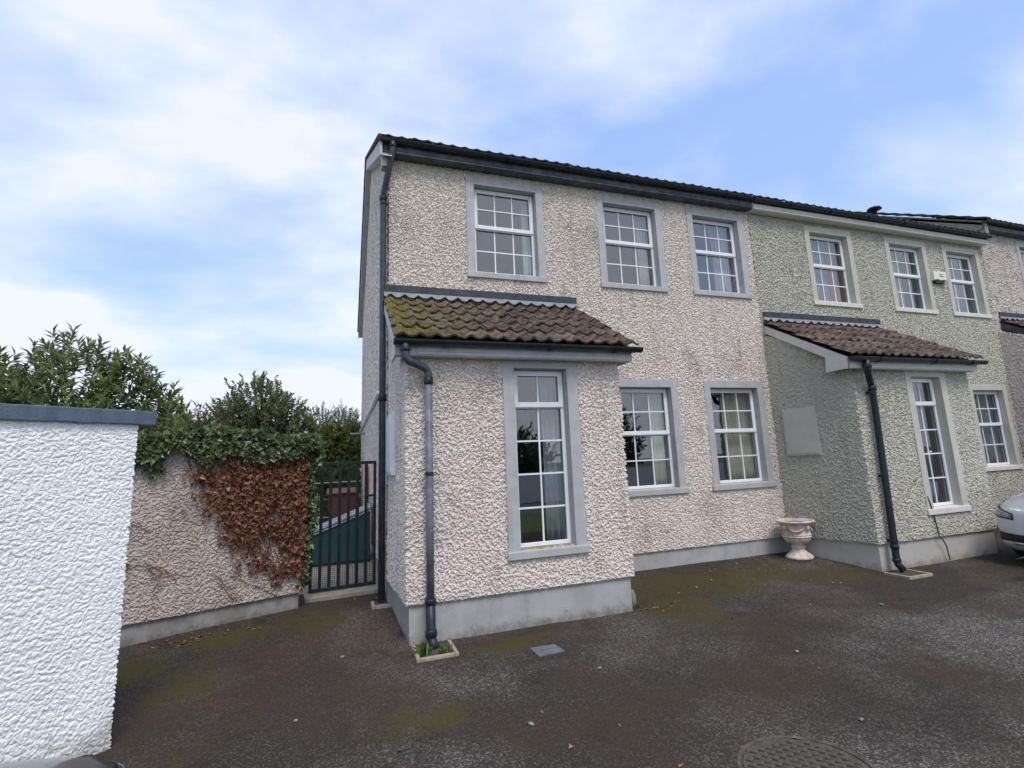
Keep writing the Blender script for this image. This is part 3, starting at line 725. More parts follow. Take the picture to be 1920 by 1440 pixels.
    base = MB().prism([(rx0 + .02, ye + .06, ze - .015), (rx0 + .02, 0.0, zb2 - .035), (rx0 + .02, 0.0, zb2 - .075), (rx0 + .02, ye + .06, ze - .055)], (rx1 - rx0 - .04, 0, 0)).build('porch_roof', M_tile2 if not gable else mtile, H)
    lay_tiles(base, rx0, rx1, ye, ze, yb2 + .02, zb2 - .01, 5, porch_tiles or mtile, 8)
    # lead: cavity tray line and dressed flashing
    MB().box(rx0 + .02, rx1 - .05, -.030, .02, Z(3.985), Z(4.075)).build('cavity_tray', M_leaddark, H)
    n = 96; fv = []; ff = []
    for i in range(n + 1):
        x = rx0 + .01 + (rx1 - rx0 - .05) * i / n; t = ((x - rx0) / ((rx1 - rx0) / 16)) % 1
        hgt = .045 * math.exp(-((t - .5) / .2) ** 2)
        fv += [(x, -.022, Z(3.99)), (x, -.03, Z(3.93) + .01 + hgt * .6), (x, -.095 - .012 * math.sin(i * .8), Z(3.868) + hgt * .9 + .042), (x, -.10 - .012 * math.sin(i * .8), Z(3.853) + hgt * .9 + .04)]
    for i in range(n):
        for k in range(3): ff.append((4 * i + k, 4 * i + 4 + k, 4 * i + 5 + k, 4 * i + 1 + k))
    mb = MB(); mb.v = fv; mb.f = ff; mb.build('flashing', M_leadw, H)
    # porch fascia with moulding, soffit and side boards
    fxa, fxb = (X(.24), X(2.925)) if porchroof is None else (porchroof[0] + .015, porchroof[1] - .06)
    fy = -1.438
    fm = mfas if not gable else M_fa1g
    fa = MB().box(fxa, fxb, fy, fy + .02, Z(FZ), Z(3.0)).build('porch_fascia', fm, H, bevel=.003)
    MB().box(fxa + .22, fxb - .2, fy - .012, fy - .0005, Z(FZ) + .012, Z(FZ) + .032).build('moulding', fm, fa)
    MB().box(fxa + .22, fxb - .2, fy - .008, fy - .0005, Z(FZ) + .045, Z(FZ) + .125).build('moulding', fm, fa)
    MB().box(fxa + .02, fxb - .02, fy + .021, -PD - .018, Z(FZ) + .002, Z(FZ) + .018).build('porch_soffit', fm, H)
    for side, xa in ((0, fxa), (1, fxb)):
        off = .022 if side == 0 else -.022
        MB().prism([(xa, fy + .001, Z(FZ)), (xa, -1.055, Z(FZ)), (xa, -1.07, Z(3.07)), (xa, 0.0, Z(3.70)), (xa, 0.0, Z(3.835)), (xa, fy + .001, Z(3.0))], (off, 0, 0)).build('bargeboard', mfas if not gable else M_fa1g, H, bevel=.003)
    gutter('porch_gutter', fxa - .02, fxb + .09, fy - .065, Z(2.995), .055, M_blk, H, brackets=[fxa + .5, (fxa + fxb) / 2 + .3, fxb - .25])
    # main eaves
    ex0, ex1 = (x0, x1) if roofx is None else roofx
    f2 = MB().box(ex0 + .01, ex1 - .01, -.154, -.134, Z(5.848), Z(5.985)).build('fascia', mfas, H, bevel=.003)
    MB().box(ex0 + .012, ex1 - .012, -.166, -.1545, Z(5.858), Z(5.880)).build('moulding', mfas, f2)
    MB().box(ex0 + .012, ex1 - .012, -.162, -.1545, Z(5.890), Z(5.945)).build('moulding', mfas, f2)
    MB().box(ex0 + .012, ex1 - .012, -.133, .03, Z(5.850), Z(5.866)).build('soffit', mfas, H)
    gutter('gutter', ex0 - .02 if gable else ex0, ex1, -.207, Z(6.015), .050, M_blk, H, brackets=[ex0 + .8 + .95 * k for k in range(6)])
    roof = MB()
    e0, e1 = ROOF_E; r0, r1 = RIDGE
    roof.quad((ex0 + .02, e0 + .05, Z(e1) - .03), (ex1 - .02, e0 + .05, Z(e1) - .03), (ex1 - .02, r0, Z(r1) - .02), (ex0 + .02, r0, Z(r1) - .02))
    roof.quad((ex0 + .02, r0, Z(r1) - .02), (ex1 - .02, r0, Z(r1) - .02), (ex1 - .02, 2 * r0 - e0, Z(e1)), (ex0 + .02, 2 * r0 - e0, Z(e1)))
    R_ = roof.build('roof', M_tilem, H); R_.modifiers.new('s', 'SOLIDIFY').thickness = .05
    d = Vector((0, r0 - e0, r1 - e1)).normalized()
    globals()['TROLL'] = 0.016
    lay_tiles(R_, ex0 + .005, ex1 - .005, e0 - .03, Z(e1) - .025, e0 - .03 + d.y * 1.2, Z(e1) - .025 + d.z * 1.2, 4, M_tilem)
    globals()['TROLL'] = 0.037
    rt = MB().tube([(0, 0, 0), (.44, 0, 0)], .12, 12).mesh('ridge_tile', True); rt.materials.append(M_tilem)
    for k in range(int((ex1 - ex0) / .45)):
        o = link('ridge_tile', rt, None, R_); o.location = (ex0 + .02 + .45 * k, r0, Z(r1) + .0)
    MB().box(x0 + .1, x1 - .1, 9.3, 9.42, 0, Z(5.9)).build('rear_wall', mr, H)
    return H, rects

GX = 0.294
XP, XQ = 6.318, 12.53
H1, R1 = house(0, 0, GX, XP, M_r1, M_pl1, M_su1, M_su1, M_fa1, M_tile1,
               'cream roughcast end of terrace house with blue grey window surrounds and mossy porch roof', 0.0090,
               [W1, W2, W3], [W2, W3], gable=True, porch_back=GX + .01, roofx=(GX - .115, XP - .03), seed=11)
# gable of the end house
def gtop(u):
    y = 9.44 - u
    return ROOF_E[1] - .1 + (RIDGE[1] - ROOF_E[1]) * (1 - abs(y - 4.72) / 4.94) - .03
sheet('gable_wall', [(GX + .01, 9.44), (GX + .01, 0.015)], 0.44, 6.0, 0.03, M_r1, H1, seed=31, amp=0.03, cell=0.045, ztop=gtop)
MB().box(GX + .022, GX + .3, 0.31, 9.44, -.2, .46).build('gable_plinth', M_pl1, H1)
# verge: bargeboard, cement edge and tile ends
vx = GX - .125
def vline(y, dz): return ROOF_E[1] + dz + (RIDGE[1] - ROOF_E[1]) * (1 - abs(y - 4.72) / 4.94)
MB().prism([(vx, -.20, vline(-.20, -.24)), (vx, 4.72, vline(4.72, -.26)), (vx, 9.74, vline(9.74, -.24)), (vx, 9.74, vline(9.74, -.02)), (vx, 4.72, vline(4.72, -.02)), (vx, -.20, vline(-.20, -.02))], (.022, 0, 0)).build('bargeboard', M_fa1g, H1)
MB().prism([(vx - .03, -.25, vline(-.25, -.02)), (vx - .03, 4.72, vline(4.72, -.02)), (vx - .03, 9.77, vline(9.77, -.02)), (vx - .03, 9.77, vline(9.77, .05)), (vx - .03, 4.72, vline(4.72, .05)), (vx - .03, -.25, vline(-.25, .05))], (.16, 0, 0)).build('verge', M_tilem, H1)
MB().box(vx + .022, GX + .02, -.15, .0, 5.66, 5.97).build('eaves_box', M_fa1g, H1)
MB().prism([(vx + .0221, -.24, vline(-.24, -.25)), (vx + .0221, 4.72, vline(4.72, -.27)), (vx + .0221, 9.7, vline(9.7, -.25)), (vx + .0221, 9.7, vline(9.7, -.235)), (vx + .0221, 4.72, vline(4.72, -.255)), (vx + .0221, -.24, vline(-.24, -.235))], (.12, 0, 0)).build('verge_soffit', M_fa1g, H1)
MB().tube([(GX - .035, 1.3, 2.86), (GX - .035, 9.3, 2.86)], .034, 10).build('waste_pipe', M_white, H1, smooth=True)
MB().tube([(GX + .02, 6.6, 2.62), (GX - .35, 6.6, 2.62)], .02, 8).build('overflow_pipe', M_lead, H1, smooth=True)

H2, R2 = house(L, -0.012, XP, XQ, M_r2, M_pl2, M_su2, M_si2, M_fa2, M_tile2,
               'sage grey roughcast middle house with stone coloured window surrounds and brown porch roof', 0.0120,
               [W1, W2, W3], [W3], porch_back=XP - L + .02, porch_dx=-.02, roofx=(XP - .03, XQ), seed=51,
               porchroof=(XP + .03, L + 2.93))
H3, R3 = house(2 * L, 0.34, XQ, XQ + 6.2, M_r1b, M_pl1, M_su1, M_su1, M_fa1, M_tile2,
               'cream roughcast house at right edge of the photo with its roof stepped higher', 0.018,
               [W1], [], porch_back=XQ - 2 * L + .02, roofx=(XQ - .06, XQ + 6.2), seed=71)
# stepped verge wall of the third house above its neighbour
MB().prism([(XQ - .04, -.18, vline(-.18, .02)), (XQ - .04, 4.72, vline(4.72, .02)), (XQ - .04, 4.72, vline(4.72, .33)), (XQ - .04, -.18, vline(-.18, .33))], (.1, 0, 0)).build('verge_upstand', M_conc, H3)
vt = MB().box(-.06, .09, 0, .40, .0, .035).mesh('verge_tile'); vt.materials.append(M_tilem)
sl = math.atan2(RIDGE[1] - ROOF_E[1], 5.05)
for k in range(15):
    o = link('verge_tile', vt, None, H3); y = -.26 + .335 * k * math.cos(sl)
    o.location = (XQ - .05, y, vline(y, .37) + .012); o.rotation_euler = (sl - .06, 0, 0)

# lichen on the sill of the tall porch window
lich = MB(); q_ = R1['p']
for k in range(70):
    x = q_[0] + .01 + (q_[1] - q_[0] - .02) * rng.random(); y = -PD + .02 + .075 * rng.random() ** .6; r_ = rng.uniform(.006, .02)
    zc = PWZ + .0785 + .018 * (y + PD + .035) / .205 + .002; i = len(lich.v)
    for a in range(7): lich.v.append((x + r_ * 1.5 * math.cos(a * .9), y + r_ * .8 * math.sin(a * .9), zc - .002))
    lich.v.append((x, y, zc + .004)); lich.f += [(i + a, i + (a + 1) % 7, i + 7) for a in range(7)]
lo_ = lich.build('lichen', M_lich, H1); lo_['kind'] = 'stuff'
# curtains: one thing each
def hang(r, f0, f1, mat, label, gather=0.0, wave=.02, drop=0.0):
    a, b, c, d, y = r
    w = b - a
    curtain(a + w * f0, a + w * f1, c - .05 + drop, d + .03, y + .04, mat, label, wave, gather)
hang(R1['u0'], -.06, .09, M_curtw, 'thin white curtain at left side of upstairs window above the mossy porch roof', gather=.03)
hang(R1['u0'], .84, 1.08, M_curtw, 'white curtain at right side of upstairs window above the mossy porch roof', gather=-.03)
hang(R1['u1'], -.06, .10, M_curtp, 'thin pinkish curtain at left side of the cream house middle upstairs window')
hang(R1['u1'], .76, 1.08, M_curtp, 'pale pinkish curtain at right side of the cream house middle upstairs window')
hang(R1['u2'], .58, 1.08, M_curtp, 'pale curtain over right half of upstairs window beside the sage house')
hang(R1['g0'], .70, 1.08, M_curt, 'cream curtain at right side of ground floor window beside the mossy porch')
hang(R1['g1'], .40, 1.08, M_curt, 'cream curtain over right half of ground floor window above the stone urn')
hang(R2['u0'], .30, .62, M_curtg, 'grey net in the middle of sage house upstairs window nearest the cream house')
hang(R2['u0'], .66, 1.08, M_curto, 'orange brown curtain at right of sage house upstairs window nearest the cream house')
hang(R2['u1'], .02, .60, M_curtg, 'grey net curtain in sage house upstairs window left of the alarm box', gather=.05)
hang(R2['u2'], .02, .60, M_curtg, 'grey net curtain in sage house upstairs window right of the alarm box', gather=.05)
hang(R2['g0'], .30, 1.08, M_curtg, 'grey curtain in sage house ground floor window behind the silver car')
hang(R1['p'], .62, 1.02, M_curtg, 'grey curtain at right side of the tall window in the mossy porch')

# ------------------------------------------------------------------ rainwater pipes
def pipe(name, pts, r, mat, parent, collars=(), clips=(), wall=(0, 1), lowmat=None):
    o = MB().tube(pts, r, 14).build(name, mat, parent, smooth=True)
    for (x, y, z, hh) in collars:
        MB().tube([(x, y, z - hh / 2), (x, y, z - hh / 2 + .008), (x, y, z + hh / 2 - .008), (x, y, z + hh / 2)], [r + .004, r + .010, r + .010, r + .004], 14).build('collar', M_blk, o, smooth=True)
    for (x, y, z) in clips:
        MB().tube([(x, y, z - .016), (x, y, z + .016)], r + .006, 14).box(x + wall[0] * r - .01 if wall[0] else x - .03, x + wall[0] * (r + .06) + .01 if wall[0] else x + .03, y + (r if wall[1] else -.01), y + (r + .05 if wall[1] else .01), z - .012, z + .012).build('clip', M_blk, o)
    return o
# porch of the cream house
px, py = .575, -1.395
pipe('downpipe', [(.335, -1.503, 2.955), (.335, -1.503, 2.86), (.345, -1.50, 2.81), (.37, -1.487, 2.785), (.53, -1.412, 2.735), (.562, -1.398, 2.71), (px, py, 2.66), (px, py, 2.58)], .039, M_pipedark, H1, collars=[(.335, -1.503, 2.90, .05)])
pipe('downpipe', [(px, py, 2.62), (px, py, 1.2), (px - .003, py, .50)], .037, M_pipeblue, H1,
     collars=[(px, py, 2.60, .07)], clips=[(px, py, 1.68)], wall=(0, 1))
pipe('downpipe', [(px - .003, py, .52), (px, py, .20), (px + .01, py - .02, .14), (px + .025, py - .07, .10)], .045, M_blk, H1, collars=[(px, py, .22, .07), (px - .003, py, .50, .05)])
# main roof of the cream house, round the corner
pipe('downpipe', [(.325, -.207, 5.98), (.325, -.205, 5.88), (.305, -.17, 5.76), (.245, -.03, 5.44), (.228, .02, 5.36), (.226, .05, 5.28), (.226, .05, 3.5), (.226, .05, .25)], .041, M_pipedark, H1,
     collars=[(.325, -.207, 5.93, .06), (.226, .05, 5.30, .07), (.226, .05, 2.62, .09)], clips=[(.226, .05, 5.22)], wall=(1, 0))
# porch of the sage house
qx = 6.79
pipe('downpipe', [(6.62, -1.50, 2.97), (6.62, -1.50, 2.82), (6.63, -1.49, 2.76), (6.76, -1.40, 2.66), (qx, py, 2.58), (qx - .03, py, 1.4), (qx - .06, py, .32), (qx - .06, py - .01, .20), (qx - .05, py - .07, .13)], .044, M_blk, H2,
     collars=[(6.62, -1.50, 2.86, .07), (qx, py, 2.56, .07), (qx - .06, py, .42, .06), (qx - .06, py, .25, .05)], clips=[(qx - .015, py, 2.50), (qx - .035, py, 1.35), (qx - .055, py, .5)], wall=(0, 1))

# ------------------------------------------------------------------ meter cabinets, alarm box, cable, flue
def cabinet(xw, y0, y1, z0, z1, mat, label):
    t = thing('meter_cabinet', (xw, (y0 + y1) / 2, z0), label, 'cabinet')
    MB().box(xw - .022, xw + .03, y0, y1, z0, z1).build('casing', mat, t, bevel=.006)
    MB().box(xw - .032, xw - .0225, y0 + .03, y1 - .03, z0 + .03, z1 - .03).build('door', mat, t, bevel=.003)
    return t
cabinet(.300, -.62, -.02, 1.67, 2.36, M_white, 'white meter cabinet on the side of the cream house porch behind the downpipe')
cb = cabinet(0, -.275, .275, 0, .72, M_su2, 'stone coloured meter cabinet on the side wall of the sage house porch')
cb.location = (6.392, -.45, 1.665); cb.rotation_euler = (0, 0, math.atan2(.225, 1.3))
al = thing('alarm_box', (10.92, -.02, 4.95), 'cream burglar alarm box between two upstairs windows of the sage house', 'alarm')
ab = MB(); n = 14
top = [(10.745 + .37 * k / n, 5.135 + .010 * math.cos(k / n * 4 * PI)) for k in range(n + 1)]
bot = [(10.745 + .37 * k / n, 4.955 - .010 * math.cos(k / n * 4 * PI)) for k in range(n, -1, -1)]
ab.prism([(x, -.085, z) for x, z in top + bot], (0, .09, 0)); ab.build('casing', M_alarm, al, bevel=.012)
MB().box(10.80, 11.06, -.06, .0, 4.905, 4.945).build('base', M_blk, al)
for k, (xa, za, ww) in enumerate(((10.905, 5.066, .10), (10.90, 5.030, .145))):
    m = MB(); x = xa                                   # two short lines of small print, too far off to read
    for c in range(7 if k else 5):
        w_ = ww / (7 if k else 5); hh = .012 + .008 * ((c * 7 + k * 3) % 3 == 0)
        m.box(x, x + w_ * .72, -.0885, -.0862, za - .008, za - .008 + hh); x += w_
    m.build('print', M_ink, al)
tag(MB().tube([(7.63, -1.325, 1.02), (7.66, -1.33, .90), (7.70, -1.335, .62), (7.71, -1.34, .46), (7.76, -1.345, .42), (7.83, -1.335, .32), (7.85, -1.33, .22), (7.85, -1.34, .13)], .008, 8).build('cable', M_blk, smooth=True),
    'black cable running down the sage house porch wall below its tall window', 'cable')
fl = thing('flue', (10.95, 1.0, 6.65), 'small dark flue cowl poking above the sage house eaves', 'flue')
MB().tube([(10.95, 1.0, 6.5), (10.95, 1.0, 7.0)], .05, 12).build('pipe', M_blk, fl, smooth=True)
MB().lathe(10.95, 1.0, [(.02, 6.985), (.15, 7.0), (.13, 7.04), (.02, 7.07)], 16).build('cowl', M_blk, fl, smooth=True)

# ------------------------------------------------------------------ boundary wall, white wall
def wall_run(name, p0, p1, th, z0, z1, zpl, mr, mpl, label, step, amp, cell, seed):
    a = Vector(p0); b = Vector(p1); d = (b - a).normalized(); n = Vector((d.y, -d.x))   # outside on the right of a->b
    t = thing(name, (a.x, a.y, z0), label, 'wall')
    c = b - n * th; e = a - n * th
    zl = max(zpl, z0)
    sheet('render', [tuple(e), tuple(a), tuple(b), tuple(c)], zl, z1, step, mr, t, amp=amp, cell=cell, seed=seed, lip=.03)
    core = [a - n * .02, b - n * .02 - d * .02, c - d * .02 + n * .0, e]
    MB().prism([(p.x, p.y, -.2) for p in core], (0, 0, zl + .2 + .02)).build('plinth', mpl, t)
    MB().prism([(p.x, p.y, zl) for p in core], (0, 0, z1 - zl - .005)).build('core', mr, t)
    return t, a, b, d, n
bw, ba, bb, bd, bn = wall_run('boundary_wall', (-4.9, -1.37), (-.655, .30), .22, .1, 2.0, .39, M_r3, M_pl3, 'weathered beige roughcast boundary wall with ivy over its top', 0.0085, .020, .023, 91)
# coping
cp = [ba + bn * .04 - bd * .05, bb + bn * .04 + bd * .04, bb - bn * .26 + bd * .04, ba - bn * .26 - bd * .05]
MB().prism([(p.x, p.y, 2.0) for p in cp], (0, 0, .085)).build('coping', M_conc, bw, bevel=.008)
ww, wa, wb, wd, wn = wall_run('white_wall', (-3.65, -4.03), (-1.585, -2.285), .22, .0, 2.125, .085, M_rw, M_pl3, 'bright white painted roughcast wall with blue grey capping at left edge', 0.0065, .009, .021, 131)
cp = [wa + wn * .03 - wd * .1, wb + wn * .035 + wd * .105, wb - wn * .26 + wd * .105, wa - wn * .26 - wd * .1]
capm = MB(); 
def capring(z, g):
    pts = []
    nn = 90
    for k in range(nn + 1): p = cp[0].lerp(cp[1], k / nn) ; pts.append((p.x + wn.x * g * math.sin(k * 1.7), p.y + wn.y * g * math.sin(k * 1.7), z + g * .8 * math.sin(k * .9 + 1) * math.sin(k * .23)))
    pts += [(cp[2].x, cp[2].y, z), (cp[3].x, cp[3].y, z)]
    return pts
lo, hi = capring(2.122, .003), capring(2.218, .003)
nn = len(lo); capm.v = lo + hi; capm.f = [tuple(range(nn))[::-1], tuple(range(nn, 2 * nn))] + [(k, (k + 1) % nn, nn + (k + 1) % nn, nn + k) for k in range(nn)]
capm.build('capping', M_cap, ww, bevel=.006)

# ------------------------------------------------------------------ side gate
gt = thing('side_gate', (-.57, .76, .22), 'black metal bar gate with wire mesh between ivy wall and cream house', 'gate')
gA, gB = Vector((-.60, .755)), Vector((.205, .86)); gd = (gB - gA).normalized(); gn = Vector((gd.y, -gd.x))
def gbar(name, s0, s1, za, zb_, th=.02, mat=M_gate, off=0.0):
    a = gA + gd * s0 + gn * (off - th / 2); b = gA + gd * s1 + gn * (off - th / 2); q = gn * th
    return MB().prism([(a.x, a.y, za), (b.x, b.y, za), (b.x, b.y, zb_), (a.x, a.y, zb_)], (q.x, q.y, 0)).build(name, mat, gt, bevel=.003)
GL = (gB - gA).length
gbar('top_rail', 0, GL, 1.825, 1.865, .03); gbar('bottom_rail', 0, GL, .275, .315, .03)
gbar('stile', 0, .035, .315, 1.825, .028); gbar('stile', GL - .035, GL, .315, 1.825, .028)
for k in range(6):
    s = .108 + .111 * k; gbar('bar', s, s + .040, .315, 1.825, .014)
gbar('latch', GL - .14, GL - .03, 1.40, 1.425, .02, off=.02)
m = MB()
for k in range(int(GL / .024)):
    a = gA + gd * (.02 + .024 * k) - gn * .014; m.tube([(a.x, a.y, .29), (a.x, a.y, 1.42)], .0021, 4, False)
for k in range(int(1.13 / .024)):
    a = gA - gn * .0175; b = gB - gn * .0175; z = .29 + .024 * k; m.tube([(a.x, a.y, z), (b.x, b.y, z)], .0021, 4, False)
o = m.build('wire_mesh', M_mesh, gt)
gstep = MB().prism([(-.62, .50, .1), (.26, .62, .1), (.28, .98, .1), (-.66, .90, .1)], (0, 0, .165)).build('gate_step', M_path, bevel=.01)
tag(gstep, 'low concrete step under the black side gate', 'step')

# things in the side passage
tb = thing('coal_bunker', (-.2, 3.1, gz(0, 3)), 'dark teal bunker with sloping pale edged lid behind the side gate', 'bunker')
for k in range(5):                                   # front boards
    xa = -.98 + .242 * k; xb = xa + .238
    ta = .66 + .375 * (xa + .98); tb2 = .66 + .375 * (xb + .98)
    MB().prism([(xa, 2.80, .30), (xb, 2.80, .30), (xb, 2.80, tb2), (xa, 2.80, ta)], (0, .03, 0)).build('board', M_teal, tb, bevel=.004)
MB().prism([(-.97, 2.832, .26), (.22, 2.832, .26), (.22, 2.832, 1.10), (-.97, 2.832, .655)], (0, .8, 0)).build('body', M_teal, tb)
MB().prism([(-1.0, 2.77, .655), (.24, 2.77, 1.12), (.24, 2.77, 1.145), (-1.0, 2.77, .68)], (0, .9, 0)).build('lid', M_tealedge, tb)
MB().prism([(-1.0, 2.765, .615), (.235, 2.765, 1.078), (.235, 2.765, 1.100), (-1.0, 2.765, .637)], (0, .03, 0)).build('lid_edge', M_tealedge, tb)
wbn = thing('wheelie_bin', (-.22, 5.6, gz(0, 5)), 'brown wheelie bin standing behind the teal bunker', 'bin')
bz = gz(0, 5)
def tap(mb, cx, cy, z0, z1, w0, d0, w1, d1):
    i = len(mb.v)
    mb.v += [(cx - w0, cy - d0, z0), (cx + w0, cy - d0, z0), (cx + w0, cy + d0, z0), (cx - w0, cy + d0, z0), (cx - w1, cy - d1, z1), (cx + w1, cy - d1, z1), (cx + w1, cy + d1, z1), (cx - w1, cy + d1, z1)]
    mb.f += [tuple(i + k for k in f) for f in ((3, 2, 1, 0), (4, 5, 6, 7), (0, 1, 5, 4), (1, 2, 6, 5), (2, 3, 7, 6), (3, 0, 4, 7))]
    return mb
tap(MB(), -.22, 5.6, bz + .06, bz + 1.02, .22, .24, .28, .33).build('body', M_bin, wbn, bevel=.02)
MB().prism([(-.53, 5.22, bz + 1.02), (-.53, 5.98, bz + 1.02), (-.53, 5.98, bz + 1.12), (-.53, 5.5, bz + 1.10), (-.53, 5.24, bz + 1.06)], (.62, 0, 0)).build('lid', M_bin, wbn, bevel=.015)
MB().tube([(-.5, 6.0, bz + 1.0), (.06, 6.0, bz + 1.0)], .018, 8).build('handle', M_bin, wbn)
for sx in (-.50, .02): MB().tube([(sx, 5.86, bz + .10), (sx + .05, 5.86, bz + .10)], .10, 16).build('wheel', M_rubber, wbn)
hp = []
for k in range(90):
    a = k * .42; hp.append((GX - .05 - .012 * math.cos(a * .7), 4.35 + .16 * math.sin(a) + .02 * math.sin(3.1 * k), 1.46 - .34 * math.cos(a) + .02 * math.sin(1.7 * k)))
tag(MB().tube(hp, .011, 6).build('garden_hose', M_red, smooth=True), 'coil of red hose hanging on the gable behind the side gate', 'hose')
wf = thing('wire_fence', (-2.6, 6.6, gz(0, 6)), 'low rail fence across the garden behind the side gate', 'fence')
for z in (1.12, 1.50, .72): MB().tube([(-3.0, 6.7, z), (.2, 6.7, z)], .013, 6).build('rail', M_lead, wf)
for x in (-3.0, -2.0, -1.0, .12): MB().box(x - .03, x + .03, 6.66, 6.74, .2, 1.58).build('post', M_conc, wf)

# ------------------------------------------------------------------ on the drive
mh = thing('manhole_cover', (2.144, -4.176, gz(2, -4.2)), 'round cast iron manhole cover with raised squares in the drive', 'manhole')
mz = gz(2, -4.2) + .008
MB().lathe(2.144, -4.176, [(.335, mz - .06), (.362, mz), (.362, mz + .004), (.338, mz + .004), (.335, mz - .006)], 48).build('frame', M_cast, mh)
MB().lathe(2.144, -4.176, [(.02, mz - .05), (.328, mz - .05), (.328, mz + .001), (.32, mz + .002), (.02, mz + .0021)], 48).build('lid', M_cast, mh)
st = MB(); st.box(-.019, .019, -.019, .019, 0, .009); stm = st.mesh('stud'); stm.materials.append(M_cast)
for i in range(-7, 8):
    for j in range(-7, 8):
        x, y = .052 * i + (.026 if j % 2 else 0), .052 * j
        if math.hypot(x, y) < .295:
            o = link('stud', stm, None, mh); o.location = (2.144 + x, -4.176 + y, mz + .002); o.rotation_euler = (0, 0, .62)
            o.scale = (1, 1, random.uniform(.7, 1.1))
aj = thing('access_cover', (1.51, -1.95, gz(1.5, -1.95)), 'small square grey access cover in the drive before the porch', 'cover')
az = gz(1.5, -1.95) + .009
MB().prism([(1.385, -1.835, az - .03), (1.395, -2.06, az - .03), (1.645, -2.04, az - .03), (1.625, -1.845, az - .03)][::-1], (0, 0, .034)).build('plate', M_slate, aj, bevel=.004)
MB().tube([(1.47, -1.94, az + .007), (1.56, -1.94, az + .007)], .006, 6).build('lifting_bar', M_slate, aj)
def gully(cx, cy, w, d, z, label, rz=0.0):
    t = thing('gully', (cx, cy, z), label, 'gully')
    k = .035
    MB().box(cx - w, cx - w + k, cy - d, cy + d, z - .06, z + .028).build('kerb', M_conc, t, bevel=.006)
    MB().box(cx + w - k, cx + w, cy - d, cy + d, z - .06, z + .026).build('kerb', M_conc, t, bevel=.006)
    MB().box(cx - w + k, cx + w - k, cy - d, cy - d + k, z - .06, z + .025).build('kerb', M_conc, t, bevel=.006)
    MB().box(cx - w + k, cx + w - k, cy - d + k, cy + d, z - .06, z + .006).build('silt', M_soil, t)
    return t
gully(.585, -1.53, .185, .19, gz(.6, -1.5), 'concrete gully surround under the downpipe of the mossy porch')
gully(6.69, -1.55, .215, .17, gz(6.7, -1.5), 'concrete gully surround under the downpipe of the sage house porch')
gully(.24, -.02, .13, .12, gz(.2, 0), 'small gully with debris under the downpipe beside the side gate')
# loose stone at the porch corner
ub = bmesh.new(); bmesh.ops.create_icosphere(ub, subdivisions=3, radius=1)
for v_ in ub.verts:
    n_ = v_.co.copy(); k = 1 + .22 * (vnoise(np.array([n_.x * 1.6 + 3]), np.array([n_.y * 1.6 + n_.z * 1.1]), 4)[0] - .5)
    v_.co = Vector((max(-.85, min(.85, n_.x * 1.15)), n_.y, max(-.8, min(.85, n_.z * 1.1)))) * k
sm = bpy.data.meshes.new('corner_stone'); ub.to_mesh(sm); ub.free()
for p in sm.polygons: p.use_smooth = True
so = link('corner_stone', sm, M_stone); so.location = (2.845, -1.14, .19); so.scale = (.04, .08, .11)
tag(so, 'grey stone leaning against the corner of the mossy porch plinth', 'stone')
# urn
UR = .94
un = thing('stone_urn', (6.13, -.36, gz(6, -.36)), 'weathered stone urn with swags in the corner between the houses', 'urn')
uz = gz(6, -.36)
prof = [(.19, uz), (.205, uz + .02), (.20, uz + .045), (.175, uz + .06), (.165, uz + .075), (.125, uz + .10), (.095, uz + .135), (.085, uz + .16), (.105, uz + .172), (.105, uz + .187), (.088, uz + .197), (.088, uz + .212), (.10, uz + .225),
        (.15, uz + .245), (.185, uz + .275), (.202, uz + .31), (.208, uz + .33), (.215, uz + .335), (.215, uz + .348), (.208, uz + .353), (.208, uz + .362), (.214, uz + .366), (.214, uz + .376), (.207, uz + .382), (.212, uz + .44), (.222, uz + .50), (.232, uz + .53), (.262, uz + .545), (.285, uz + .56), (.288, uz + .575), (.275, uz + .588), (.25, uz + .585), (.225, uz + .545), (.205, uz + .53)]
prof = [(r * UR, uz + (z - uz) * UR) for r, z in prof]
MB().lathe(6.13, -.36, prof, 40).build('body', M_urn, un, smooth=True)
MB().lathe(6.13, -.36, [(.01, uz + .50), (.20, uz + .50), (.205, uz + .513), (.10, uz + .525), (.01, uz + .528)], 24).build('soil', M_soil, un, smooth=True)
for k in range(4):
    a0 = PI / 4 + k * PI / 2; pts = []
    for j in range(13):
        t = j / 12; a = a0 + (t - .5) * PI / 2 * .88; r = UR * (.215 + .008 * math.sin(t * PI)); zz = uz + UR * (.515 - .085 * math.sin(t * PI))
        pts.append((6.13 + r * math.cos(a), -.36 + r * math.sin(a), zz))
    MB().tube(pts, [.008 + .010 * math.sin(PI * j / 12) for j in range(13)], 8).build('swag', M_urn, un, smooth=True)
    a = k * PI / 2; c_ = (6.13 + .214 * math.cos(a), -.36 + .214 * math.sin(a))
    MB().lathe(c_[0], c_[1], [(.005, uz + .41), (.022, uz + .42), (.034, uz + .45), (.030, uz + .485), (.01, uz + .50)], 10).build('boss', M_urn, un, smooth=True)

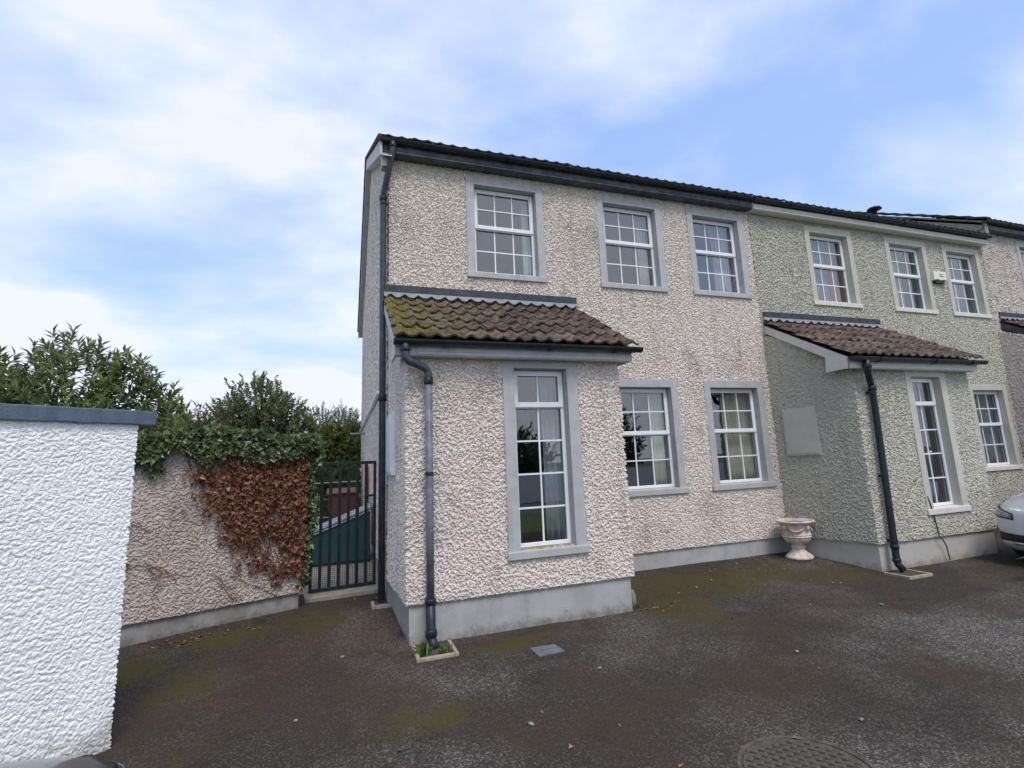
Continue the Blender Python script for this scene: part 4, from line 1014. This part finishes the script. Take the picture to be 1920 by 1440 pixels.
# ------------------------------------------------------------------ plants
def leaf_cloud(pts, dirs, ups, length, width, fold=0.25, shape='lance', jitter=.25):
    """one small folded leaf per point: arrays -> verts, faces"""
    n = len(pts); d = dirs / np.linalg.norm(dirs, axis=1, keepdims=True)
    s = np.cross(d, ups); s /= np.linalg.norm(s, axis=1, keepdims=True) + 1e-9; u = np.cross(s, d)
    ln = (length * (1 + jitter * (rng.random(n) * 2 - 1)))[:, None]; wd = (width * (1 + jitter * (rng.random(n) * 2 - 1)))[:, None]
    if shape == 'lance':
        V = np.stack([pts, pts + d * ln * .45 + s * wd * .5 + u * wd * fold, pts + d * ln - u * ln * .12, pts + d * ln * .45 - s * wd * .5 + u * wd * fold], 1)
        F = np.array([[0, 1, 2], [0, 2, 3]])
    else:
        V = np.stack([pts, pts + d * ln * .25 + s * wd * .55 + u * wd * fold, pts + d * ln * .55 + s * wd * .28, pts + d * ln - u * wd * .1, pts + d * ln * .55 - s * wd * .28, pts + d * ln * .25 - s * wd * .55 + u * wd * fold], 1)
        F = np.array([[0, 1, 2], [0, 2, 3], [0, 3, 4], [0, 4, 5]])
    k = V.shape[1]
    return V.reshape(-1, 3), (F[None] + (np.arange(n) * k)[:, None, None]).reshape(-1, 3)
def tri_mesh(name, V, F, mat, parent=None, kind=None):
    me = bpy.data.meshes.new(name)
    me.vertices.add(len(V)); me.vertices.foreach_set('co', np.ascontiguousarray(V, dtype=np.float32).ravel())
    me.loops.add(F.size); me.loops.foreach_set('vertex_index', F.ravel().astype(np.int32))
    me.polygons.add(len(F)); me.polygons.foreach_set('loop_start', np.arange(0, F.size, 3, dtype=np.int32)); me.polygons.foreach_set('loop_total', np.full(len(F), 3, dtype=np.int32))
    me.update(); me.validate()
    o = link(name, me, mat, parent)
    if kind: o['kind'] = kind
    return o
def unit(n):
    v = rng.normal(size=(n, 3)); return v / np.linalg.norm(v, axis=1, keepdims=True)
def plant(name, label, cat, base, lobes, shoots, per, leaf, width, mat, group=None, trunk=.05, spread=.14, up=.7, limbs=True, name_stem='trunk', shell=.55):
    """lobes: (cx,cy,cz,rx,ry,rz,weight). Shoots sit in the lobes, thicker towards the outside, each with leaves round its tip."""
    t = thing(name, base, label, cat, group)
    w = np.array([l[6] for l in lobes], float); w /= w.sum()
    idx = rng.choice(len(lobes), shoots, p=w); LB = np.array([l[:6] for l in lobes])[idx]
    q = unit(shoots); r = (shell + (1 - shell) * rng.random(shoots)) ** .9; r *= (1 + .09 * rng.normal(size=shoots))
    tip = LB[:, :3] + q * r[:, None] * LB[:, 3:]
    sd = q * .8 + np.array([0, 0, up]) + .35 * unit(shoots); sd /= np.linalg.norm(sd, axis=1, keepdims=True)
    P = np.repeat(tip, per, 0); D = np.repeat(sd, per, 0)
    k = np.tile(np.linspace(0, 1, per), shoots)[:, None]
    P = P + D * (k - .5) * spread * 2
    side = unit(len(P)); side -= D * (side * D).sum(1, keepdims=True); side /= np.linalg.norm(side, axis=1, keepdims=True)
    LD = side * (1.0 - .45 * k) + D * (.35 + .6 * k)
    V, F = leaf_cloud(P, LD, D, leaf, width)
    tri_mesh('crown', V, F, mat, t, 'stuff')
    mb = MB(); b = Vector(base)
    sel = rng.choice(shoots, min(shoots, int(shoots * .07) + 8), replace=False)
    for i in sel:
        e = Vector(tip[i]) ; mid = b.lerp(e, .5) + Vector((random.uniform(-.15, .15), random.uniform(-.15, .15), .12))
        mb.tube([b + Vector((random.uniform(-.06, .06), random.uniform(-.06, .06), 0)), mid, e, e + Vector(sd[i]) * spread], [trunk, trunk * .5, trunk * .22, trunk * .1], 5, False)
    mb.build(name_stem, M_bark, t)
    return t
plant('laurel_shrub', 'tall glossy green shrub with narrow leaves rising behind the white wall', 'shrub', (-3.6, 1.7, .2),
      [(-4.35, 1.7, 2.45, .85, .6, 1.0, 1), (-3.55, 1.7, 2.6, .65, .6, 1.05, 1), (-2.95, 1.7, 2.45, .42, .5, .98, .7), (-2.55, 1.7, 2.3, .33, .4, .6, .3), (-5.1, 1.8, 2.4, .6, .6, 1.0, .6)], 900, 15, .135, .036, M_laurel, trunk=.03, spread=.10, up=.6, shell=.72)
plant('red_tinged_bush', 'reddish brown bush between the glossy shrub and the rounded tree', 'bush', (-2.7, 3.6, .2),
      [(-3.0, 3.6, 2.2, .7, .5, .75, 1), (-2.3, 3.6, 2.1, .55, .5, .8, 1)], 330, 14, .10, .028, M_redbush, trunk=.025, spread=.12, up=.9)
plant('broadleaf_plant', 'light green leafy plant just above the ivy beside the capping', 'plant', (-2.25, 1.2, .2),
      [(-2.2, 1.2, 2.15, .45, .3, .35, 1)], 46, 12, .17, .045, M_laurel, trunk=.015, spread=.10, up=.6, limbs=False)
plant('garden_tree', 'rounded green tree standing in the garden beyond the ivy wall', 'tree', (-2.2, 8.0, .2),
      [(-2.25, 8.0, 3.3, .75, .8, .85, 1.2), (-1.75, 8.0, 2.9, .75, .8, .85, 1), (-2.8, 8.0, 2.95, .6, .7, .7, .8), (-1.35, 8.2, 2.5, .55, .6, .7, .7), (-2.2, 7.8, 2.3, 1.0, .8, .8, .8)], 1300, 12, .095, .05, M_treeA, trunk=.07, spread=.13, up=.7, shell=.70)
plant('slender_tree', 'sparse thin tree top showing right of the rounded tree', 'tree', (-.7, 13.5, .2),
      [(-1.0, 13.5, 3.5, .5, .5, .6, 1), (-.25, 13.5, 3.45, .6, .5, .6, 1), (.1, 13.5, 3.3, .4, .5, .6, .6)], 420, 10, .085, .036, M_treeA, trunk=.05, spread=.14, up=.9)
plant('yellow_green_hedge', 'yellow green bush beside the gable above the side gate', 'bush', (-.35, 10.6, .2),
      [(-.75, 10.6, 2.15, .6, .6, 1.05, 1), (.05, 10.6, 2.3, .5, .6, 1.0, 1), (.1, 11.2, 2.6, .5, .5, .7, .8), (-.35, 10.6, 2.2, .5, .5, 1.05, .8)], 1250, 12, .095, .05, M_yellow, trunk=.04, spread=.11, up=.6)
plant('dark_hedge', 'dark green hedge low behind the side gate', 'hedge', (-.6, 8.6, .2),
      [(-1.0, 8.6, 1.3, .6, .5, .8, 1), (-.3, 8.6, 1.35, .5, .5, .85, 1), (.1, 9.2, 1.2, .4, .5, .8, .7)], 560, 11, .08, .042, M_hedge, trunk=.03, spread=.1, up=.5)
cf = thing('small_conifer', (.06, 7.6, gz(0, 7)), 'slim bright green conifer beside the gable behind the side gate', 'conifer')
n = 2600; zz = rng.random(n) ** 1.15; an = rng.random(n) * 2 * PI; rr = (.20 * (1 - zz) ** .7 + .02) * (.6 + .5 * rng.random(n))
P = np.stack([.06 + rr * np.cos(an), 7.6 + rr * np.sin(an), .30 + 1.55 * zz], -1); D = np.stack([np.cos(an) * .5, np.sin(an) * .5, np.full(n, .9)], -1)
V, F = leaf_cloud(P, D, np.stack([np.cos(an), np.sin(an), np.zeros(n)], -1) + .01, .07, .022); tri_mesh('crown', V, F, M_conifer, cf, 'stuff')
MB().tube([(.06, 7.6, .2), (.06, 7.6, 1.6)], [.02, .006], 6).build('trunk', M_bark, cf)

# ivy: green over the coping, brown and dead on the face
def wallpt(s, out, z): p = ba + bd * s + bn * out; return (p.x, p.y, z)
LW = (bb - ba).length
iv = thing('green_ivy', (bb.x, bb.y, 2.0), 'green ivy draped along the top and end of the boundary wall', 'ivy')
pts = []; dirs = []
def hanging(s):                                      # how far the green hangs down the face at s metres along the wall
    e = LW - s
    return .03 + .03 * math.sin(s * 5) + .10 * math.exp(-((e - .98) / .22) ** 2) + .10 * math.exp(-((e - .35) / .25) ** 2) + .05 * math.sin(s * 13)
for k in range(6200):
    s = 2.2 + (LW - 2.2 + .12) * rng.random(); mode = rng.random()
    if mode < .55:
        o_ = rng.uniform(-.30, .12); z = 2.08 + .15 * math.sqrt(max(0, 1 - ((o_ + .09) / .24) ** 2)) * (0.55 + .5 * rng.random()) + .05 * math.sin(s * 4)
        d_ = (bn.x * rng.uniform(-.3, 1) + rng.normal() * .5, bn.y * rng.uniform(-.3, 1) + rng.normal() * .5, rng.uniform(-.2, .6))
    else:
        hgt = hanging(s); o_ = .05 + .06 * rng.random(); z = 2.14 - (hgt + .10) * rng.random() ** .9
        d_ = (bn.x * .5 + rng.normal() * .35, bn.y * .5 + rng.normal() * .35, -.55 + rng.normal() * .3)
    pts.append(wallpt(s, o_, z)); dirs.append(d_)
for k in range(1500):                                # down the end of the wall by the gate
    z = .45 + 1.7 * rng.random() ** .8; wdt = .05 + .10 * (z / 2.1) ** 2
    o_ = rng.uniform(-.26, .05); s = LW + .02 + wdt * rng.random() * (1 + .4 * math.sin(z * 7))
    pts.append(wallpt(s, o_, z)); dirs.append((bn.x * .6 + rng.normal() * .45, bn.y * .6 + rng.normal() * .45, -.3 + rng.normal() * .4))
for (e, z0_) in ((1.66, 1.93), (1.45, 1.86), (1.50, 1.90)):   # stray sprigs on the face
    for k in range(16): pts.append(wallpt(LW - e + rng.normal() * .03, .045, z0_ + rng.normal() * .045)); dirs.append((bn.x * .5 + rng.normal() * .4, bn.y * .5 + rng.normal() * .4, -.5))
pts = np.array(pts); dirs = np.array(dirs); nrm = np.tile(np.array([bn.x, bn.y, .5]), (len(pts), 1)) + .5 * unit(len(pts))
V, F = leaf_cloud(pts, dirs, nrm, .060, .060, .12, 'ivy', .4); tri_mesh('foliage', V, F, M_ivy, iv, 'stuff')
m = MB()
for k in range(26):
    s = LW - rng.uniform(.02, .85); pl_ = [wallpt(s, .035, 2.08)]
    for j in range(5): s += rng.normal() * .05; pl_.append(wallpt(s, .026, 2.08 - .12 * (j + 1)))
    m.tube(pl_, .005, 4, False)
m.build('stems', M_stem, iv)['kind'] = 'stuff'

di = thing('dead_ivy', (bb.x - .4, bb.y - .2, .5), 'dead rusty brown ivy clinging to the boundary wall beside the gate', 'ivy')
def edge_left(z):                                    # left limit (metres from the wall end) of the dead ivy at height z
    return float(np.interp(z, [.42, .55, .75, .95, 1.2, 1.5, 1.75, 1.9, 2.05], [.10, .33, .60, .72, .84, 1.0, 1.16, .98, .78]))
pts = []; 
while len(pts) < 4700:
    z = rng.uniform(.42, 2.02); e = rng.uniform(-.01, 1.25); lim = edge_left(z)
    lim *= 1 + .05 * math.sin(z * 19) + .03 * math.sin(z * 41) + .10 * rng.normal()
    if e > lim: continue
    den = .95 if z > 1.0 else .5
    hole = vnoise(np.array([e * 6.0]), np.array([z * 6.0]), 77)[0]
    if z < 1.35 and e < .5 and hole > .55 and rng.random() < .85: continue
    if rng.random() < den * (1 - .55 * (e / lim) ** 4): pts.append((e, z))
for (e, z, k) in ((1.72, .80, 34), (1.74, .70, 22), (1.64, .92, 14), (1.74, 1.30, 8), (1.40, .82, 8)):
    for q in range(k): pts.append((e + rng.normal() * .035, z + rng.normal() * .05))
E_ = np.array(pts); P = np.array([wallpt(LW - e, .026 + .045 * rng.random(), z) for e, z in pts])
D = np.stack([bn.x * .45 + rng.normal(size=len(P)) * .5, bn.y * .45 + rng.normal(size=len(P)) * .5, -.5 + rng.normal(size=len(P)) * .45], -1)
nrm = np.tile(np.array([bn.x, bn.y, .3]), (len(P), 1)) + .8 * unit(len(P))
V, F = leaf_cloud(P, D, nrm, .040, .034, .4, 'ivy', .75); tri_mesh('foliage', V, F, M_dead, di, 'stuff')
m = MB()
for k in range(150):
    z = rng.uniform(.5, 2.0); e = rng.uniform(.0, edge_left(z)); pl_ = []
    dz_ = rng.uniform(.03, .08)
    for j in range(7): pl_.append(wallpt(LW - e, .024, z)); e += rng.normal() * .03 + .012; z += dz_ if z < 1.98 else 0
    m.tube(pl_, .0035, 4, False)
for (e, z) in ((.85, .62), (.75, .70), (.95, .75), (1.42, .90), (1.5, .94), (1.70, 1.0), (1.74, 1.38), (.5, .55)):
    pl_ = []
    for j in range(7): pl_.append(wallpt(LW - e, .023, z)); e -= .045 + rng.normal() * .012; z -= .028 + rng.normal() * .015
    m.tube(pl_, .0035, 4, False)
m.build('stems', M_stem, di)['kind'] = 'stuff'

# moss cushions on the porch tiles
mm_ = MB(); ms_V = []; ms_F = []
for k in range(620):
    fx = rng.random() ** 1.7; x = .26 + 1.5 * fx; t = rng.random() ** .8
    y = -1.47 + 1.40 * t; z = 3.03 + .862 * (1.40 * t) / 1.49
    tpos = ((x - .225) / (2.76 / 16)) % 1; z += .045 * math.exp(-((tpos - .5) / .2) ** 2) + .024 - .030 * ((t * 1.40 / 1.49 * 5) % 1)
    r_ = rng.uniform(.010, .036) * (1.1 - .5 * fx); i = len(ms_V)
    for a in range(7): ms_V.append((x + r_ * 1.3 * math.cos(a * 2 * PI / 7), y + r_ * math.sin(a * 2 * PI / 7), z - .008 + .5 * r_ * math.sin(a * 2 * PI / 7)))
    for a in range(7): ms_V.append((x + r_ * .8 * math.cos(a * 2 * PI / 7 + .3), y + r_ * .7 * math.sin(a * 2 * PI / 7 + .3), z + r_ * .42 + .4 * r_ * math.sin(a * 2 * PI / 7)))
    ms_V.append((x, y, z + r_ * .6))
    for a in range(7):
        b = (a + 1) % 7; ms_F += [(i + a, i + b, i + 7 + b, i + 7 + a), (i + 7 + a, i + 7 + b, i + 14)]
mm_.v = ms_V; mm_.f = ms_F
mo = mm_.build('moss', M_moss, H1, smooth=True); mo['kind'] = 'stuff'

# weeds, litter and pebbles
def weed(cx, cy, z, n, ln, label):
    t = thing('weed', (cx, cy, z), label, 'weed')
    P = np.array([(cx + rng.normal() * .02, cy + rng.normal() * .02, z) for _ in range(n)]); D = np.stack([rng.normal(size=n) * .6, rng.normal(size=n) * .6, np.full(n, .9)], -1)
    V, F = leaf_cloud(P, D, unit(n), ln, ln * .28); tri_mesh('foliage', V, F, M_conifer, t, 'stuff')
weed(.47, -1.58, gz(.5, -1.5) + .005, 22, .11, 'small green weed left of the pipe shoe in the porch gully')
weed(.66, -1.63, gz(.5, -1.5) + .005, 9, .10, 'small green weed right of the pipe shoe in the porch gully')
weed(2.86, -1.2, gz(2.8, -1.2), 16, .06, 'tiny weed at the foot of the grey stone by the porch')
P = []; 
for k in range(240):
    c_ = [(-1.68, -.42, .14), (-1.5, -.2, .35), (4.6, -.15, .9), (.2, .45, .25), (5.5, -.4, .5), (2.95, -1.3, .2), (1.0, -3.5, 2.0), (4.5, -1.6, 1.3)][k % 8]
    x = c_[0] + rng.normal() * c_[2]; y = c_[1] + rng.normal() * c_[2] * .35
    if y > -.02 and x > .3: y = -.06
    if GX < x < 2.85 and y > -1.36: continue
    P.append((x, y, gz(x, y) + .006))
P = np.array(P); D = np.stack([rng.normal(size=len(P)), rng.normal(size=len(P)), np.full(len(P), .12)], -1)
V, F = leaf_cloud(P, D, np.tile(np.array([0, 0, 1.0]), (len(P), 1)) + .4 * unit(len(P)), .035, .022, .3, 'ivy', .6)
tag(tri_mesh('leaf_litter', V, F, M_litter), 'brown leaf litter scattered over the drive', 'litter', kind='stuff')
pb_ = MB(); pb_.lathe(0, 0, [(.001, -.004), (.017, 0), (.014, .009), (.001, .013)], 8); pm = pb_.mesh('pebble', True); pm.materials.append(M_stone)
for k, (x, y) in enumerate(((4.25, -.74), (3.9, -.9), (.95, -3.1), (1.75, -2.5), (3.4, -2.9), (5.2, -2.3), (-.5, -2.4), (-.2, -1.3))):
    o = link('pebble', pm); o.location = (x, y, gz(x, y) + .006); o.rotation_euler = (0, 0, k); o.scale = (1 + .3 * (k % 3), 1, 1)
    tag(o, 'small pale pebble lying on the dark drive', 'pebble', 'pebbles on the drive')

# ------------------------------------------------------------------ cars
def car_paint(name, col, metallic):
    m = material(name, col, 0.32, metallic=metallic, coat=0.8); return m
M_silver = car_paint('silver_paint', (0.62, 0.66, 0.70), 0.55)
M_dark = car_paint('dark_paint', (0.035, 0.045, 0.06), 0.3)
M_lamp = material('lamp_glass', (0.20, 0.21, 0.23), 0.12, (0.06, 0.06, 0.07), 18, 0.9, coat=1.0, lo=.45, hi=.55)
M_chrome = material('chrome', (0.7, 0.7, 0.72), 0.15, metallic=1.0)
M_trim = material('black_trim', (0.012, 0.012, 0.013), 0.5)
M_carglass = material('car_glass', (0.015, 0.018, 0.02), 0.06, coat=1.0)
def car(origin, heading, paint, label, scale=1.0):
    """local: s back from the nose tip, t to the car's right, z up"""
    t_ = thing('parked_car', origin, label, 'car')
    hd = Vector((math.cos(heading), math.sin(heading), 0)); rt_ = Vector((hd.y, -hd.x, 0)); O = Vector(origin)
    def wpt(s, t, z): return tuple(O - hd * (s * scale) + rt_ * (t * scale) + Vector((0, 0, z * scale)))
    st = [(0.0, .50, .30, .66), (.03, .62, .23, .70), (.10, .735, .20, .745), (.22, .81, .19, .79), (.42, .86, .185, .835), (.75, .885, .18, .885), (1.15, .895, .18, .93), (1.5, .90, .18, .965), (2.4, .90, .18, .98), (3.4, .895, .18, .99), (3.9, .87, .20, .985), (4.15, .82, .26, .95), (4.28, .70, .34, .88)]
    ss = np.array([q[0] for q in st]); fine = np.concatenate([np.linspace(0, .22, 9), np.linspace(.3, 4.28, 34)])
    wI, bI, tI = (np.interp(fine, ss, [q[k] for q in st]) for k in (1, 2, 3))
    def sec(w, zb_, zt_):
        h = zt_ - zb_
        return [(0, zb_), (w * .80, zb_), (w * .93, zb_ + h * .08), (w * .985, zb_ + h * .24), (w * .97, zb_ + h * .34), (w, zb_ + h * .50), (w * .995, zb_ + h * .66), (w * .965, zb_ + h * .78), (w * .93, zb_ + h * .88), (w * .84, zb_ + h * .965), (w * .62, zb_ + h * 1.0), (w * .3, zb_ + h * 1.025), (0, zb_ + h * 1.035)]
    mb = MB(); k = None
    for s, w, zb_, zt_ in zip(fine, wI, bI, tI):
        q = sec(w, zb_, zt_); ring = q + [(-a, b) for a, b in q[-2:0:-1]]; k = len(ring)
        mb.v += [wpt(s, a, b) for a, b in ring]
    for i in range(len(fine) - 1):
        for j in range(k): mb.f.append((i * k + j, i * k + (j + 1) % k, (i + 1) * k + (j + 1) % k, (i + 1) * k + j))
    mb.f.append(tuple(range(k))); mb.f.append(tuple((len(fine) - 1) * k + j for j in range(k))[::-1])
    bm = bmesh.new(); me0 = mb.mesh('tmp'); bm.from_mesh(me0); bmesh.ops.recalc_face_normals(bm, faces=bm.faces); bm.to_mesh(me0)
    tree = BVHTree.FromBMesh(bm); bm.free()
    for p in me0.polygons: p.use_smooth = True
    body = link('body', me0, paint, t_)
    def patch(name, mat, quad_, nu, nv, off, parent, frm=None):
        """a panel given in the front view by four (t,z) corners, laid on the body"""
        m = MB(); frm = frm or (0.0, -1.0)
        for i in range(nu + 1):
            for j in range(nv + 1):
                a, b = i / nu, j / nv
                tt = (quad_[0][0] * (1 - a) + quad_[1][0] * a) * (1 - b) + (quad_[3][0] * (1 - a) + quad_[2][0] * a) * b
                zz_ = (quad_[0][1] * (1 - a) + quad_[1][1] * a) * (1 - b) + (quad_[3][1] * (1 - a) + quad_[2][1] * a) * b
                tt = max(-.885, min(.885, tt))
                o_ = Vector(wpt(-1, tt, zz_)); hit = tree.ray_cast(o_, -hd)
                p = hit[0] + hit[1] * off * (1 if hit[1].dot(-hd) < 0 else -1) if hit[0] else o_
                m.v.append(tuple(p))
        for i in range(nu):
            for j in range(nv): m.f.append((i * (nv + 1) + j, (i + 1) * (nv + 1) + j, (i + 1) * (nv + 1) + j + 1, i * (nv + 1) + j + 1))
        o_ = m.build(name, mat, parent, smooth=True); o_.modifiers.new('s', 'SOLIDIFY').thickness = .006
        return o_
    for sg in (1, -1):
        Q = lambda L_: [(a * sg, b) for a, b in L_]
        hl = patch('headlight', M_trim, Q([(.50, .575), (.80, .605), (.795, .735), (.50, .655)]), 10, 5, .004, t_)
        patch('lens', M_lamp, Q([(.52, .590), (.785, .622), (.78, .718), (.52, .642)]), 10, 5, .008, hl)
        patch('fog_intake', M_trim, Q([(.36, .315), (.72, .32), (.745, .42), (.36, .40)]), 8, 4, .004, t_)
    gr = patch('grille', M_trim, [(-.30, .34), (.30, .34), (.34, .63), (-.34, .63)], 8, 5, .004, t_)
    for z in (.40, .46, .52, .58): patch('grille_bar', M_chrome, [(-.29, z), (.29, z), (.29, z + .012), (-.29, z + .012)], 8, 1, .010, gr)
    patch('lower_lip', M_chrome if paint is M_silver else M_trim, [(-.56, .285), (.56, .285), (.56, .31), (-.56, .31)], 14, 1, .012, t_)
    # cabin
    cb_ = [(1.25, .78, .93, .95), (1.75, .72, .96, 1.24), (2.1, .67, .97, 1.40), (2.7, .66, .97, 1.44), (3.3, .66, .98, 1.40), (3.8, .68, .98, 1.20), (4.12, .72, .96, .99)]
    m = MB()
    for s, w, zb_, zt_ in cb_:
        q = [(w * 1.16 if zt_ > 1.1 else w, zb_), (w * 1.02, zb_ + (zt_ - zb_) * .6), (w * .92, zt_ - .02 * (zt_ > 1.1)), (w * .5, zt_ + .01)]
        ring = q + [(-a, b) for a, b in q[::-1]]; m.v += [wpt(s, a, b) for a, b in ring]
    for i in range(len(cb_) - 1):
        for j in range(7): m.f.append((i * 8 + j, i * 8 + j + 1, (i + 1) * 8 + j + 1, (i + 1) * 8 + j))
    m.build('cabin_glass', M_carglass, t_, smooth=True)
    m = MB()
    for s, w, zb_, zt_ in cb_[2:5]:
        m.v += [wpt(s, a, b) for a, b in ((w * .94, zt_ - .02), (w * .5, zt_ + .022), (-w * .5, zt_ + .022), (-w * .94, zt_ - .02))]
    for i in range(2):
        for j in range(3): m.f.append((i * 4 + j, i * 4 + j + 1, (i + 1) * 4 + j + 1, (i + 1) * 4 + j))
    m.build('roof', paint, t_, smooth=True).modifiers.new('s', 'SOLIDIFY').thickness = .012
    for s in (.85, 3.45):
        for sg in (1, -1):
            wh = MB().tube([wpt(s, sg * .70, .31), wpt(s, sg * .915, .31)], .31 * scale, 28).build('wheel', M_rubber, t_, smooth=False, bevel=.02)
            MB().tube([wpt(s, sg * .90, .31), wpt(s, sg * .925, .31)], .21 * scale, 20).build('rim', M_chrome, wh)
    for sg in (1, -1):
        MB().box(-.09, .09, -.07, .07, -.06, .06).build('mirror', paint, t_, bevel=.04).location = wpt(1.62, sg * .98, 1.0)
    return t_
car((8.27, -2.50, gz(8.4, -2.4) - .01), PI, M_silver, 'silver car at the right edge with its front corner showing', 1.08)
car((-1.74, -4.055, gz(-1.5, -5) - .01), PI / 2 + .02, M_dark, 'dark car whose bonnet edge shows in the bottom left corner', 1.06)

# ------------------------------------------------------------------ across the road (seen only in the window glass)
rw = thing('roadside_wall', (5, -21.2, -.15), 'low pale wall across the road', 'wall')
MB().box(-30, 45, -21.4, -21.15, -.3, 1.25).build('body', M_white, rw)
for k, (x, h) in enumerate(((-9, 4.2), (2, 5.0), (9, 4.0), (17, 5.5))):
    plant('street_tree', ['short round tree', 'tall round tree', 'low round tree', 'tallest round tree'][k] + ' behind the wall across the road', 'tree', (x, -25, -.2),
          [(x, -25, h * .62, 1.7, 1.5, h * .36, 1), (x + 1.2, -25.3, h * .5, 1.2, 1.2, h * .28, .7)], 260, 10, .28, .15, M_hedge, trunk=.12, spread=.4)
